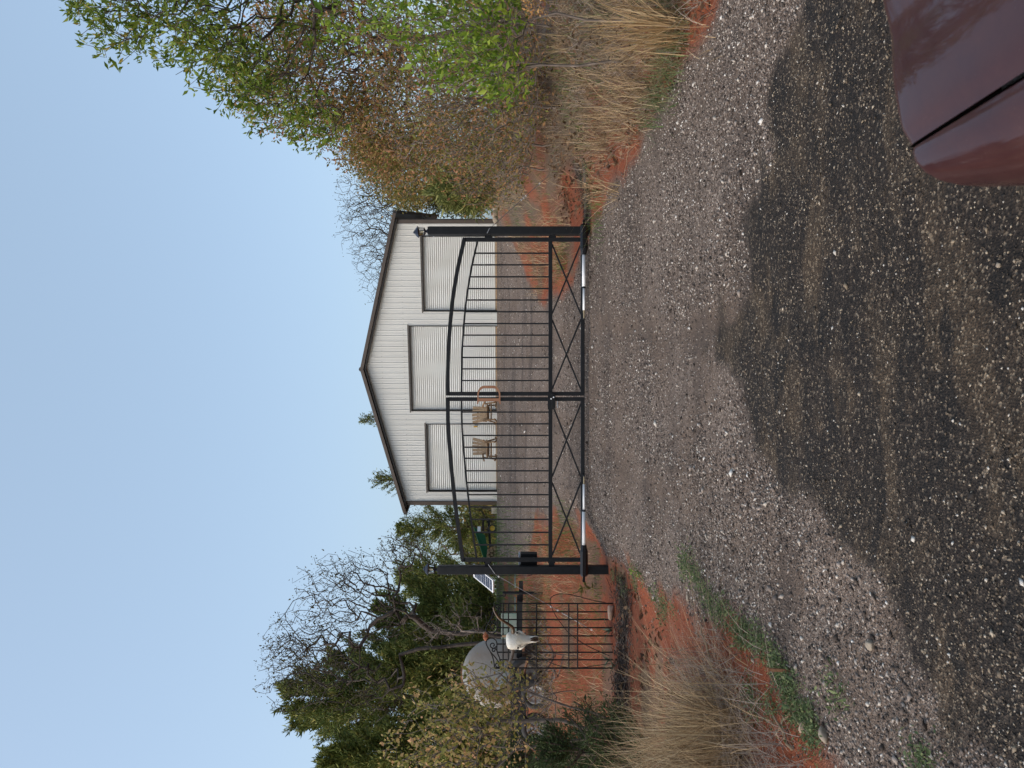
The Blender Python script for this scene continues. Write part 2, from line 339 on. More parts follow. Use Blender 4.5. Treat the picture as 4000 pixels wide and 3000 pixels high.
def ground_object(name, sel):
    f = FQ[sel]; used = np.unique(f); remap = np.zeros(len(V), np.int64); remap[used] = np.arange(len(used))
    o = np_obj(name, V[used], remap[f], MT['ground'], smooth=True)
    ca = o.data.color_attributes.new('zone', 'FLOAT_COLOR', 'POINT')
    col = np.stack([ins[used], wet[used], litter[used] * (1 - ins[used]), np.ones(len(used))], -1).astype(np.float32)
    ca.data.foreach_set('color', col.ravel())
    fa = o.data.attributes.new('mulch', 'FLOAT', 'POINT'); fa.data.foreach_set('value', (mulch[used] * (1 - 0.7 * ins[used])).astype(np.float32))
    ft = o.data.attributes.new('track', 'FLOAT', 'POINT'); ft.data.foreach_set('value', track(GX, GY).ravel()[used].astype(np.float32))
    return tag(o, kind='structure')
fin = ins[FQ].mean(1) > 0.5
tag(ground_object('ground', ~fin), 'red clay soil with leaf litter on the verges and beyond the gate', 'ground')
tag(ground_object('gravel_driveway', fin), 'grey gravel driveway rising through the gate to the metal building', 'driveway')

# ------------------------------------------------------------------ the metal building
TH = math.radians(12.5); BD = 30.9; BX = 0.674; BZ = 2.2
def B(s, t, z):      # s: along the gable to the right, t: out towards the drive, z: up from the slab
    return A(BX + s * math.cos(TH) - t * math.sin(TH), BD - s * math.sin(TH) - t * math.cos(TH), BZ + z)
barn = thing('metal_building', 'white metal building with dark gable trim and three white roll-up doors', 'building', B(0, 0, 0))
HW, EAVE, SLOPE, DEPTH = 6.1, 4.15, 0.25, 17.0
DOORS = [(2.40, 5.50, 3.09), (-1.88, 1.81, 3.72), (-5.54, -2.45, 3.11)]
def topz(s): return EAVE + (HW - abs(s)) * SLOPE
def rib_profile(s0, s1, pitch=0.2286):
    """break points (s, t) of ribbed sheet between s0 and s1: a major rib each pitch and two faint stiffeners"""
    pts = []
    k0 = math.floor(s0 / pitch) - 1; k1 = math.ceil(s1 / pitch) + 1
    for k in range(k0, k1):
        c = k * pitch
        pts += [(c - 0.016, 0), (c - 0.008, 0.017), (c + 0.008, 0.017), (c + 0.016, 0)]
        for q in (0.085, 0.145): pts += [(c + q - 0.010, 0), (c + q, 0.006), (c + q + 0.010, 0)]
    xs = np.array([p[0] for p in pts]); ts = np.array([p[1] for p in pts])
    keep = [(s, t) for s, t in pts if s0 + 1e-4 < s < s1 - 1e-4]
    return [(s0, float(np.interp(s0, xs, ts)))] + keep + [(s1, float(np.interp(s1, xs, ts)))]
cuts = sorted(set([round(-HW + 0.9144 * k, 4) for k in range(14)] + [HW]))
for a, b_ in zip(cuts[:-1], cuts[1:]):
    if b_ - a < 0.02: continue
    edges = sorted(set([a, b_] + [e for d in DOORS for e in d[:2] if a < e < b_] + ([0.0] if a < 0 < b_ else [])))
    mb = MB()
    for e0, e1 in zip(edges[:-1], edges[1:]):
        mid = (e0 + e1) / 2; bot = 0.03
        for d in DOORS:
            if d[0] < mid < d[1]: bot = d[2]
        pr = rib_profile(e0, e1)
        mb.grid([[B(s, t, bot) for s, t in pr], [B(s, t, topz(s)) for s, t in pr]])
    mb.build('siding_panel', MT['siding'], barn)
for side in (-1, 1):                                           # side walls and back wall
    pr = rib_profile(0, DEPTH)
    MB().grid([[B(side * (HW + t), -s, 0.03) for s, t in pr], [B(side * (HW + t), -s, EAVE + 0.02) for s, t in pr]]).build('side_wall', MT['siding'], barn)
MB().add([B(-HW, -DEPTH, 0), B(HW, -DEPTH, 0), B(HW, -DEPTH, EAVE), B(0, -DEPTH, topz(0)), B(-HW, -DEPTH, EAVE)], [(0, 1, 2, 3, 4)]).build('back_wall', MT['siding'], barn)
MB().box(B(0, -DEPTH / 2 + 0.02, -0.07), (2 * HW + 0.14, DEPTH + 0.16, 0.19), rotz(-TH)).build('slab', MT['concrete'], barn)
scr = MB()
for zr in (0.25, 2.0, 3.95, 4.9):
    for k in range(-26, 27):
        s = k * 0.2286 + 0.05
        if abs(s) < HW - 0.1 and zr < topz(s) - 0.25 and not any(d[0] < s < d[1] and zr < d[2] + 0.1 for d in DOORS): scr.box(B(s, 0.006, zr), (0.016, 0.012, 0.016), rotz(-TH))
tag(scr.build('screw_heads', MT['rim_grey'], barn), kind='stuff')
OV, OVF = 0.28, 0.24
for side in (-1, 1):
    roof = MB()
    s0, s1 = 0.0, HW + OV
    def rz(s): return topz(0) + 0.10 - s * SLOPE
    roof.add([B(side * s0, OVF, rz(s0)), B(side * s1, OVF, rz(s1)), B(side * s1, -DEPTH - 0.2, rz(s1)), B(side * s0, -DEPTH - 0.2, rz(s0)),
              B(side * s0, OVF, rz(s0) - 0.05), B(side * s1, OVF, rz(s1) - 0.05), B(side * s1, -DEPTH - 0.2, rz(s1) - 0.05), B(side * s0, -DEPTH - 0.2, rz(s0) - 0.05)],
             [(0, 1, 2, 3), (7, 6, 5, 4), (0, 4, 5, 1), (1, 5, 6, 2), (2, 6, 7, 3)])
    r = roof.build('roof', MT['roof'], barn, fixn=True)
    k = 0
    for q in np.arange(0.3, DEPTH, 0.9):                       # standing seams
        MB().bar(B(side * 0.05, OVF - q, rz(0.05) + 0.02), B(side * s1, OVF - q, rz(s1) + 0.02), 0.05, 0.04, (0, 0, 1)).build('roof_seam', MT['roof'], r)
    # rake trim: sloping bronze face, over a dark strip coloured as the overhang's shade
    MB().bar(B(side * 0.0, OVF + 0.03, rz(0) - 0.060), B(side * (s1 + 0.02), OVF + 0.03, rz(s1 + 0.02) - 0.060), 0.135, 0.05, B(0, 1, 0) - B(0, 0, 0)).build('rake_trim', MT['bronze'], barn)
    MB().bar(B(side * 0.0, OVF / 2 - 0.01, rz(0) - 0.185), B(side * (HW + 0.05), OVF / 2 - 0.01, rz(HW + 0.05) - 0.185), 0.05, OVF - 0.06, B(0, 1, 0) - B(0, 0, 0)).build('rake_shade_strip', MT['bronze_dark'], barn)
    # gutter along the eave, corner trim
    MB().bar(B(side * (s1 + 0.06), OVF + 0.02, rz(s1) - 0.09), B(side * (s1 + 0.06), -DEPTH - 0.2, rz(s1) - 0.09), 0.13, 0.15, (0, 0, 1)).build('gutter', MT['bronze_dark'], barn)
    MB().box(B(side * (HW - 0.045), 0.035, EAVE / 2), (0.15, 0.07, EAVE - 0.02), rotz(-TH)).build('corner_trim', MT['bronze'], barn)
    MB().box(B(side * (HW + 0.035), -0.045, EAVE / 2), (0.07, 0.10, EAVE - 0.02), rotz(-TH)).build('corner_trim', MT['bronze'], barn)
MB().tube([B(0, OVF + 0.05, topz(0) + 0.06), B(0, -DEPTH - 0.2, topz(0) + 0.06)], 0.10, 8).build('ridge_cap', MT['roof'], barn)
rng = np.random.default_rng(5)
for (a, b_, h) in DOORS:
    # roll-up curtain: rounded corrugations with the odd slack wave
    nz = int(h / 0.0125); zs = np.linspace(0.03, h, nz); ss = np.linspace(a + 0.05, b_ - 0.05, 14)
    prof = 0.5 - 0.5 * np.cos(zs / 0.0855 * 2 * math.pi); prof = np.clip(prof * 1.5 - 0.25, 0, 1) * 0.024
    ph = rng.uniform(0, 6)
    P = [[B(s, -0.10 + prof[i] + 0.010 * math.sin(2.1 * s + 2.6 * zs[i] + ph) * math.sin(zs[i] * 3.1 + ph), zs[i]) for s in ss] for i in range(nz)]
    d = MB().grid(P).build('roll_up_door', MT['door'], barn, smooth=True)
    MB().box(B((a + b_) / 2, -0.085, 0.05), (b_ - a - 0.1, 0.05, 0.07), rotz(-TH)).build('bottom_bar', MT['wood'], d)
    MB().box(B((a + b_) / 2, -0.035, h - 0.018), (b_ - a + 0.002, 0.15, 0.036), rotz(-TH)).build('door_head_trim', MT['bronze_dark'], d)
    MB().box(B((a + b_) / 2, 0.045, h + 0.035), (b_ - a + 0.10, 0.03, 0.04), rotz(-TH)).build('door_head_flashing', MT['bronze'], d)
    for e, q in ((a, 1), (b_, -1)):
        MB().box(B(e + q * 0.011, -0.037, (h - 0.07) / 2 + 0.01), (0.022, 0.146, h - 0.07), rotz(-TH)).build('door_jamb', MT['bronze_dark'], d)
    if a < -4: 
        MB().box(B(b_ - 0.14, -0.055, 0.98), (0.05, 0.03, 0.16), rotz(-TH)).build('latch', MT['yellow'], d)

# ------------------------------------------------------------------ driveway gate
GYD = 11.2
def g(x, y, dy=0.0): return at(x, y, GYD) + A(0, dy, 0)
def top_v(y):   # centre line of the arched top rail
    return np.interp(y, [928, 939, 1047, 1161, 1269, 1378, 1486, 1541, 1552, 1657, 1717, 1847, 1934, 2021, 2145, 2183, 2194], [1815, 1813, 1788, 1769, 1758, 1751, 1749, 1749, 1749, 1750, 1754, 1765, 1774, 1785, 1802, 1808, 1810])
def sec_v(y): return top_v(y) + np.interp(y, [930, 1540, 1560, 2190], [53, 54, 54, 54])
px = GYD / F
def leaf(y0, y1, label, hinge_y, pickets):
    """y0 < y1 in photograph pixels"""
    r = thing('driveway_gate_leaf', label, 'gate', g(2276, (y0 + y1) / 2), 'two leaves of the driveway gate')
    st = 0.060
    for e, q in ((y0, 1), (y1, -1)):
        yc = e + q * 8
        MB().bar(g(2276 + 7.5, yc), g(top_v(yc) + 2, yc), st, 0.05).build('stile', MT['iron'], r, bevel=0.004)
    ys = np.linspace(y0 + 1, y1 - 1, 15)
    MB().ribbon_bar([g(top_v(v), v) for v in ys], 0.056, 0.05).build('top_rail', MT['iron'], r)
    ys = np.linspace(y0 + 15, y1 - 15, 13)
    MB().ribbon_bar([g(sec_v(v), v) for v in ys], 0.027, 0.03).build('arched_rail', MT['iron'], r)
    MB().bar(g(2150, y0 + 15.5), g(2150, y1 - 15.5), 0.060, 0.046).build('middle_rail', MT['iron'], r, bevel=0.004)
    MB().bar(g(2276, y0 + 15.5), g(2276, y1 - 15.5), 0.060, 0.046).build('bottom_rail', MT['iron'], r, bevel=0.004)
    for v in pickets: MB().bar(g(2143, v), g(sec_v(v) + 3, v), 0.021, 0.021).build('picket', MT['iron'], r)
    ym = (y0 + y1) / 2
    for a, b_ in ((y0 + 15, ym), (ym, y1 - 15)):
        MB().bar(g(2157, a + 12, 0.008), g(2269, b_ - 10, 0.008), 0.024, 0.02).build('cross_brace', MT['iron'], r)
        MB().bar(g(2269, a + 10, -0.011), g(2157, b_ - 12, -0.011), 0.024, 0.018).build('cross_brace', MT['iron'], r)
    q = 1 if hinge_y > ym else -1
    e = y1 if q > 0 else y0
    for v in ((1905, 2155) if q > 0 else (1908, 2158)):
        MB().box((g(v, e + q * 6) + A(0, 0.0, 0)), (0.075, 0.035, 0.085)).build('hinge', MT['iron'], r)
        MB().tube([g(v - 14, e + q * 4, 0.02), g(v + 14, e + q * 4, 0.02)], 0.014, 8).build('hinge_pin', MT['gloss_black'], r)
    return r
z1 = lambda k: 700 + k * 0.5424
z2 = lambda k: 1500 + k * 0.5425
leaf_r = leaf(928, 1546, 'black steel gate leaf on the right, hinged to the post before the building corner', 902, [z1(k) for k in (533, 617, 703, 788, 870, 955, 1040, 1123, 1203, 1284, 1366, 1450)])
leaf_l = leaf(1551, 2194, 'black steel gate leaf on the left, carrying the lock box and letter', 2225, [z2(k) for k in (202, 287, 370, 455, 535, 625, 710, 797, 885, 975, 1068, 1158)])
lk = MB().box(g(2162, 1566, -0.055), (0.215, 0.05, 0.055)).build('lock_box', MT['dull_black'], leaf_l, bevel=0.006)
MB().box(g(2152, 1566, -0.03), (0.26, 0.02, 0.10)).build('lock_plate', MT['iron'], leaf_l)
MB().tube([g(2177, 1592, -0.05), g(2177, 1566, -0.05)], 0.008, 6).build('lock_bolt', MT['wire'], leaf_l)
for x, y in ((2151.5, 1557.5), (2161, 1551.5)):
    MB().tube([g(x, y, -0.084), g(x, y, -0.078)], 0.011, 10).build('bolt_head', MT['white_plastic'], lk)
MB().tube([g(2168, 1593, -0.05), g(2172, 1600, -0.045), g(2166, 1606, -0.04), g(2158, 1610, -0.03)], 0.004, 5).build('lock_cable', MT['dull_black'], leaf_l)

# letter D on the gate: a serif capital cut from sheet metal
def letter_D():
    Hh, Wd = 0.370, 0.235
    out = []                                     # outer outline, local (a: right, b: up), stem on the left
    out += [(-0.030, 0.0), (0.0, 0.006), (0.03, 0.0)]
    cx, rr = 0.10, 0.135
    def arc(cx, cz, rx, rz_, a0, a1, n): return [(cx + rx * math.cos(t), cz + rz_ * math.sin(t)) for t in np.linspace(a0, a1, n)]
    outer = [(-0.045, 0.002), (0.02, 0.010)] + arc(0.085, 0.115, 0.15, 0.107, -math.pi / 2, 0, 9) + arc(0.085, Hh - 0.115, 0.15, 0.107, 0, math.pi / 2, 9) + [(0.02, Hh - 0.010), (-0.045, Hh - 0.002)]
    outer += [(-0.045, Hh - 0.022), (-0.006, Hh - 0.036), (-0.006, 0.036), (-0.045, 0.022)]
    inner = [(0.040, 0.034)] + arc(0.085, 0.115, 0.108, 0.085, -math.pi / 2, 0, 8) + arc(0.085, Hh - 0.115, 0.108, 0.085, 0, math.pi / 2, 8) + [(0.040, Hh - 0.034)]
    bm = bmesh.new()
    base = g(1957, 1566, -0.075)
    ov = [bm.verts.new((a, 0, b)) for a, b in outer]; iv = [bm.verts.new((a, 0, b)) for a, b in inner]
    eds = [bm.edges.new((l[k], l[(k + 1) % len(l)])) for l in (ov, iv) for k in range(len(l))]
    bmesh.ops.triangle_fill(bm, use_beauty=True, use_dissolve=False, edges=eds)
    r = bmesh.ops.extrude_face_region(bm, geom=bm.faces[:])
    bmesh.ops.translate(bm, verts=[e for e in r['geom'] if isinstance(e, bmesh.types.BMVert)], vec=(0, 0.012, 0))
    bmesh.ops.recalc_face_normals(bm, faces=bm.faces)
    me = bpy.data.meshes.new('letter'); bm.to_mesh(me); bm.free()
    o = link_mesh('letter_sign', me, MT['copper'], None, base)
    return tag(o, 'brown metal capital letter D mounted where the gate leaves meet', 'letter')
letter_D()

# ------------------------------------------------------------------ posts, lanterns, openers
def post(y, v_top, v_base, label):
    t, b_ = g(v_top, y, 0.02), g(v_base, y, 0.02)
    zb = float(ground(t[0], t[1])) - 0.25
    r = thing('gate_post', label, 'post', (t[0], t[1], zb), 'steel gate posts')
    MB().box((t[0], t[1], (t[2] + zb) / 2), (0.128, 0.128, t[2] - zb)).build('post_tube', MT['iron'], r, bevel=0.012)
    MB().box((t[0], t[1], t[2] + 0.006), (0.118, 0.118, 0.02)).build('post_cap', MT['iron'], r, bevel=0.008)
    return r, t
post_r, pr_top = post(902, 1675, 2300, 'black square steel gate post at the building corner with a tilted lantern')
post_l, pl_top = post(2226, 1713, 2385, 'black square steel gate post carrying the solar panel and control box')
MT['glass'] = bpy.data.materials.new('clear_glass'); MT['glass'].use_nodes = True
_b = MT['glass'].node_tree.nodes['Principled BSDF']; _b.inputs['Transmission Weight'].default_value = 1.0; _b.inputs['Roughness'].default_value = 0.02; _b.inputs['IOR'].default_value = 1.05
MT['bulb'] = mat('cream_lamp_tube', (0.75, 0.66, 0.45), 0.4)
MT['lantern'] = mat('blue_black_enamel', (0.012, 0.015, 0.028), 0.35)
def lantern(top, tilt, label, tint):
    o = np.array(top) + A(0, 0, 0.016)
    r = thing('post_lantern', label, 'lantern', o, 'lanterns on the gate posts')
    R = roty(tilt)
    def T(p): return R @ np.array(p, float) + o
    def ring(rad, z, n=6, off=0.0): return [T((rad * math.cos(2 * math.pi * k / n + off), rad * math.sin(2 * math.pi * k / n + off), z)) for k in range(n)]
    def stack(rings, name, m, n=6):
        mb = MB(); vs = []; fs = []
        for rad, z in rings: vs += ring(rad, z, n)
        for i in range(len(rings) - 1): fs += [(n * i + k, n * i + (k + 1) % n, n * i + n + (k + 1) % n, n * i + n + k) for k in range(n)]
        fs += [tuple(range(n - 1, -1, -1)), tuple(n * (len(rings) - 1) + k for k in range(n))]
        return mb.add(vs, fs).build(name, m, r)
    stack([(0.050, -0.004), (0.028, 0.012), (0.018, 0.022), (0.020, 0.032), (0.060, 0.046), (0.062, 0.056)], 'base', MT['lantern'])
    for k in range(6):
        a = 2 * math.pi * k / 6
        MB().bar(T((0.054 * math.cos(a), 0.054 * math.sin(a), 0.052)), T((0.068 * math.cos(a), 0.068 * math.sin(a), 0.142)), 0.008, 0.008, (0, 1, 0.1)).build('cage_bar', MT['lantern'], r)
    mb = MB(); vs = ring(0.050, 0.056) + ring(0.062, 0.140); mb.add(vs, [(k, (k + 1) % 6, 6 + (k + 1) % 6, 6 + k) for k in range(6)]).build('glass_pane', MT['glass'], r)
    MB().tube([T((0, 0, 0.075)), T((0, 0, 0.142))], 0.014, 8).build('bulb', tint, r)
    stack([(0.070, 0.138), (0.094, 0.146), (0.092, 0.152), (0.060, 0.184), (0.034, 0.196), (0.036, 0.203), (0.016, 0.214), (0.006, 0.228)], 'lantern_roof', MT['lantern'])
    return r
lantern(pr_top, math.radians(-5), 'small black cage lantern tilted on the post before the building', MT['bulb'])
lantern(pl_top, math.radians(2), 'small black cage lantern upright on the post beside the cedars', MT['bulb'])

def opener(q, ys, label):
    """swing gate opener; ys: bracket end, housing start, housing end, collar, tube end, rod tip (photograph y)"""
    b0, h0, h1, c, t1, tip = ys; v = 2277; dy = -0.16
    r = thing('gate_opener', label, 'gate opener', g(2290, h0, dy), 'linear gate openers')
    X = lambda y, z, d: g(v, y, dy + d) + A(0, 0, z)
    rad = 0.058
    prof = [(h0, 0.040), (h0 + (h1 - h0) * 0.06, rad), (h0 + (h1 - h0) * 0.80, rad), (h1, 0.036)]
    vs = []; n = 8
    for y, rr in prof:
        for k in range(n):
            a = 2 * math.pi * (k + 0.5) / n; vs.append(X(y, rr * 1.08 * math.sin(a), rr * 0.9 * math.cos(a)))
    fs = [(n * i + k, n * i + (k + 1) % n, n * i + n + (k + 1) % n, n * i + n + k) for i in range(3) for k in range(n)] + [tuple(range(n - 1, -1, -1)), tuple(3 * n + k for k in range(n))]
    MB().add(vs, fs).build('motor_housing', MT['gloss_black'], r, fixn=True)
    MB().bar(X(b0, 0.004, 0.0), X(h0, 0.0, 0.0), 0.034, 0.05).build('rear_bracket', MT['gloss_black'], r)
    MB().bar(X((b0 + h0) / 2, 0, 0.0), X((b0 + h0) / 2 + (h1 - h0) * 0.1, 0, 0.17), 0.04, 0.02, (0, 0, 1)).build('mounting_arm', MT['iron'], r)
    MB().tube([X(h1, 0.003, 0), X(c, 0.003, 0)], 0.026, 12).build('outer_tube', MT['alu'], r, smooth=True)
    MB().tube([X(c, 0.003, 0), X(c + (c - h1) / abs(c - h1) * 7, 0.003, 0)], 0.027, 12).build('collar', MT['gloss_black'], r)
    MB().tube([X(c + (c - h1) / abs(c - h1) * 7, 0.001, 0), X(t1, 0.001, 0)], 0.018, 12).build('push_tube', MT['alu'], r, smooth=True)
    MB().tube([X(t1, 0.0, 0), X(tip, 0.0, 0)], [0.013, 0.008], 8).build('rod_tip', MT['brass'], r)
    MB().bar(X(tip, 0.0, 0), X(tip, 0, 0.14), 0.03, 0.012, (0, 0, 1)).build('front_bracket', MT['iron'], r)
    return r
opener(1, (868, 884, 1003, 1125, 1216, 1247), 'black and silver gate opener arm on the right gate leaf')
opener(-1, (2262, 2240, 2120, 1991, 1886, 1856), 'black and silver gate opener arm on the left gate leaf')

# control box and solar panel behind the left post
cb = thing('control_box', 'black gate control box with grey lid fixed behind the left post', 'control box', g(2100, 2214, 0.16))
MB().box(g(2067, 2210, 0.19), (0.315, 0.16, 0.255)).build('box_body', MT['dull_black'], cb, bevel=0.01)
MB().box(g(2030, 2206, 0.19), (0.28, 0.15, 0.028)).build('box_lid', MT['lid_grey'], cb, bevel=0.006)
MB().tube([g(2082, 2251, 0.18), g(2079, 2258, 0.18), g(2062, 2261, 0.17), g(1990, 2261, 0.17), g(1930, 2261, 0.18)], 0.006, 6).build('cable', MT['dull_black'], cb)
c0 = at(1888, 2259, 11.45)
hh = A(-0.60, -0.80, 0); tl = math.radians(46)
eu = A(0.80, -0.60, 0); ev = -hh * math.cos(tl) + A(0, 0, 1) * math.sin(tl); en = np.cross(eu, ev)
sp = thing('solar_panel', 'small white framed solar panel tilted beside the left gate post', 'solar panel', c0)
SW, SH = 0.285, 0.42
def SPT(a, b_, n): return c0 + eu * a + ev * b_ + en * n
def sbox(a0, a1, b0, b1, n0, n1):
    P = [SPT(a, b_, n) for a in (a0, a1) for b_ in (b0, b1) for n in (n0, n1)]
    return MB().add(P, [(0, 1, 3, 2), (4, 6, 7, 5), (0, 4, 5, 1), (2, 3, 7, 6), (0, 2, 6, 4), (1, 5, 7, 3)])
sbox(-SW / 2, SW / 2, -SH / 2, SH / 2, -0.012, 0.0).build('backing_sheet', MT['cell_line'], sp)
for a0, a1, b0, b1 in ((-SW / 2 - .012, SW / 2 + .012, -SH / 2 - .012, -SH / 2 + .008), (-SW / 2 - .012, SW / 2 + .012, SH / 2 - .008, SH / 2 + .012), (-SW / 2 - .012, -SW / 2 + .008, -SH / 2 + .008, SH / 2 - .008), (SW / 2 - .008, SW / 2 + .012, -SH / 2 + .008, SH / 2 - .008)):
    sbox(a0, a1, b0, b1, -0.018, 0.008).build('frame_bar', MT['white_plastic'], sp)
nr, nc = 8, 5
for i in range(nr):
    for j in range(nc):
        a0 = -SW / 2 + 0.014 + j * (SW - 0.028) / nc; b0 = -SH / 2 + 0.014 + i * (SH - 0.028) / nr
        sbox(a0 + 0.003, a0 + (SW - 0.028) / nc - 0.003, b0 + (0.006 if i % 2 else 0.003), b0 + (SH - 0.028) / nr - 0.003, 0.0, 0.003).build('solar_cell', MT['cell'], sp)
MB().bar(SPT(0, -0.05, -0.02), A(pl_top[0] - 0.02, pl_top[1] + 0.07, c0[2] - 0.06), 0.03, 0.03, (0, 0, 1)).build('mounting_bracket', MT['iron'], sp)

# guy wires
def guy(pts, label, clips, tb=None):
    r = thing('guy_wire', label, 'wire', pts[-1], 'guy wires')
    MB().tube(pts, 0.0055, 5).build('wire_cable', MT['wire'], r)
    for t in clips:
        a = pts[-2] * (1 - t) + pts[-1] * t; d = (pts[-1] - pts[-2]) / np.linalg.norm(pts[-1] - pts[-2])
        MB().tube([a - d * 0.012, a + d * 0.012], 0.013, 6).build('wire_clip', MT['white_plastic'], r)
    if tb:
        a = pts[-2] * (1 - tb[0]) + pts[-1] * tb[0]; b_ = pts[-2] * (1 - tb[1]) + pts[-1] * tb[1]
        q = A(0, 0.016, 0.012)
        m = MB().tube([a + q, b_ + q], 0.006, 5).tube([a - q, b_ - q], 0.006, 5)
        m.build('turnbuckle', MT['wire'], r)
    return r
anchor_r = at(2140, 682, 13.4); anchor_r[2] = float(ground(anchor_r[0], anchor_r[1])) - 0.02
guy([g(1903, 914, -0.05), g(1912, 896, -0.05), g(1925, 882, 0.0), anchor_r], 'thin galvanised guy wire from the right gate post down to the red bank', [0.46, 0.5, 0.54, 0.80])
anchor_l = at(2196, 2464, 11.9); anchor_l[2] = float(ground(anchor_l[0], anchor_l[1])) + 0.08
guy([g(1908, 2202, -0.05), g(1932, 2236, -0.05), g(1940, 2247, 0.0), anchor_l], 'galvanised guy wire with turnbuckle from the left post, behind the iron trellis', [0.02, 0.55, 0.62, 0.98], (0.68, 0.86))

# ------------------------------------------------------------------ two rustic rocking chairs before the building
def rocking_chair(base, yaw, label, arm_low, plank='wood'):
    o = np.array(base, float)
    r = thing('rocking_chair', label, 'chair', o, 'rustic wooden rocking chairs')
    R = rotz(yaw)
    def T(x, y, z): return R @ A(x, y, z) + o            # local: faces -y
    # back: five planks fanned and leaning back
    for k in range(5):
        a = (k - 2) * 0.050; x0 = (k - 2) * 0.105
        top = 1.03 - 0.012 * abs(k - 2)
        MB().bar(T(x0, 0.16, 0.33), T(x0 + a, 0.47, top), 0.118, 0.028, R @ A(0, 1, -0.4)).build('back_plank', MT[plank], r)
    for z, q in ((0.44, 0.175), (0.80, 0.36)):
        MB().tube([T(-0.33, q + 0.06, z), T(0.33, q + 0.06, z)], 0.028, 7).build('back_rail', MT['wood_log'], r)
    for k in range(4): MB().bar(T(-0.27, -0.20 + k * 0.105, 0.375 - k * 0.012), T(0.27, -0.20 + k * 0.105, 0.375 - k * 0.012), 0.095, 0.026, (0, 0, 1)).build('seat_board', MT['wood'], r)
    for z in (0.40, 0.235): MB().tube([T(-0.34, -0.26, z), T(0.34, -0.26, z)], 0.030, 7).build('front_rail', MT['wood_log'], r)
    for s in (-1, 1):
        MB().tube([T(s * 0.36, -0.30, 0.045), T(s * 0.31, -0.25, 0.52)], [0.036, 0.030], 7).build('leg', MT['wood_log'], r)
        MB().tube([T(s * 0.37, 0.22, 0.05), T(s * 0.30, 0.02, 0.42)], [0.034, 0.030], 7).build('leg', MT['wood_log'], r)
        MB().tube([T(s * 0.42, -0.36, 0.56 - arm_low), T(s * 0.34, 0.02, 0.57), T(s * 0.27, 0.30, 0.60)], [0.036, 0.034, 0.030], 7).build('armrest', MT['wood_log'], r)
        pts = [T(s * 0.37, y, 0.032 + 0.20 * (y - 0.02) ** 2) for y in np.linspace(-0.52, 0.56, 9)]
        MB().tube(pts, 0.032, 7).build('rocker', MT['wood_log'], r)
        MB().tube([T(s * 0.33, -0.24, 0.30), T(s * 0.33, 0.16, 0.30)], 0.024, 6).build('side_rail', MT['wood_log'], r)
    return r
for (y, Y, yaw, lab, al) in ((1612, 29.5, 0.25, 'rustic wooden rocking chair standing beside the letter D, nearer the middle door', 0.10), (1753, 29.7, -0.12, 'rustic wooden rocking chair before the left roll-up door', 0.04)):
    p = at(1942, y, Y); p[2] = BZ + 0.0
    p[2] = float(ground(p[0], p[1])) + 0.005
    rocking_chair(p, yaw, lab, al, 'wood_dark' if yaw < 0 else 'wood')

# ------------------------------------------------------------------ wrought iron trellis with the skull
TY = 10.9
def tr(x, y, dy=0.0): return at(x, y, TY) + A(0, dy, 0)
tz = lambda zx, zy: (1750 + zx * 0.3165, 2280 + zy * 0.3165)
trel = thing('iron_trellis', 'black wrought iron garden gate panel with scrolled top standing by the aloes', 'trellis', tr(2388, 2484))
bars = [2357.5, 2390, 2420, 2452, 2484, 2516, 2548, 2577.5, 2610]
tops = [1950, 1950, 1941, 1943, 1941, 1943, 1941, 1953, 1931]
for k, y in enumerate(bars):
    x = tr(0, y)[0]; zb = float(ground(x, TY)) - 0.06
    thick = 0.026 if k == 8 else 0.021
    MB().tube([A(x, TY, zb), tr(tops[k], y)], thick / 2, 6).build('upright_bar', MT['wrought'], trel)
for v in (1965, 1986, 2095.6, 2221.6, 2256): MB().tube([tr(v, bars[0], -0.008), tr(v, bars[-1], -0.008)], 0.0115, 6).build('cross_bar', MT['wrought'], trel)
def scroll(pts, mirror):
    P = []
    for zx, zy in pts:
        if mirror: zy = 2 * 645 - zy
        x, y = tz(zx, zy); P.append(tr(x, y))
    # smooth the polyline (Chaikin)
    for _ in range(2):
        Q = [P[0]]
        for a, b_ in zip(P[:-1], P[1:]): Q += [a * 0.75 + b_ * 0.25, a * 0.25 + b_ * 0.75]
        P = Q + [P[-1]]
    MB().tube(P, 0.0095, 5).build('scroll', MT['wrought'], trel, smooth=True)
def spiral(cx, cy, r0, a0, turns, sgn): return [(cx + (r0 * (1 - 0.72 * t)) * math.cos(a0 + sgn * 2 * math.pi * turns * t), cy + (r0 * (1 - 0.72 * t)) * math.sin(a0 + sgn * 2 * math.pi * turns * t)) for t in np.linspace(0, 1, 16)]
for mir in (False, True):
    scroll([(575, 1045), (565, 950), (535, 860), (480, 770), (465, 720), (490, 682), (545, 665), (595, 700), (605, 740), (600, 800), (610, 860), (640, 920), (652, 1035)], mir)
    scroll(spiral(553, 760, 44, 0.3, 1.15, 1), mir)
    scroll(spiral(565, 822, 30, 0.0, 1.1, -1), mir)
    scroll(spiral(610, 1003, 34, 0.4, 1.1, 1), mir)
    scroll([(530, 850), (575, 900), (620, 960), (640, 1000)], mir)
# scallop shell finial
sx, sy = tz(500, 648); sc0 = tr(sx, sy)
mb = MB(); P = []
for i in range(4):
    rr_ = 0.012 + i * 0.026
    P.append([sc0 + A(rr_ * math.sin(a) * 0.92, -0.012 - 0.012 * (j % 2) - 0.012 * math.sin(i / 3 * math.pi), rr_ * math.cos(a) - 0.006) for j, a in enumerate(np.linspace(-1.0, 1.0, 15))])
mb.grid(P); P2 = [[p + A(0, 0.022, 0) for p in row] for row in P]; mb.grid(P2)
mb.grid([P[-1], P2[-1]]); mb.build('shell_finial', MT['shell'], trel)

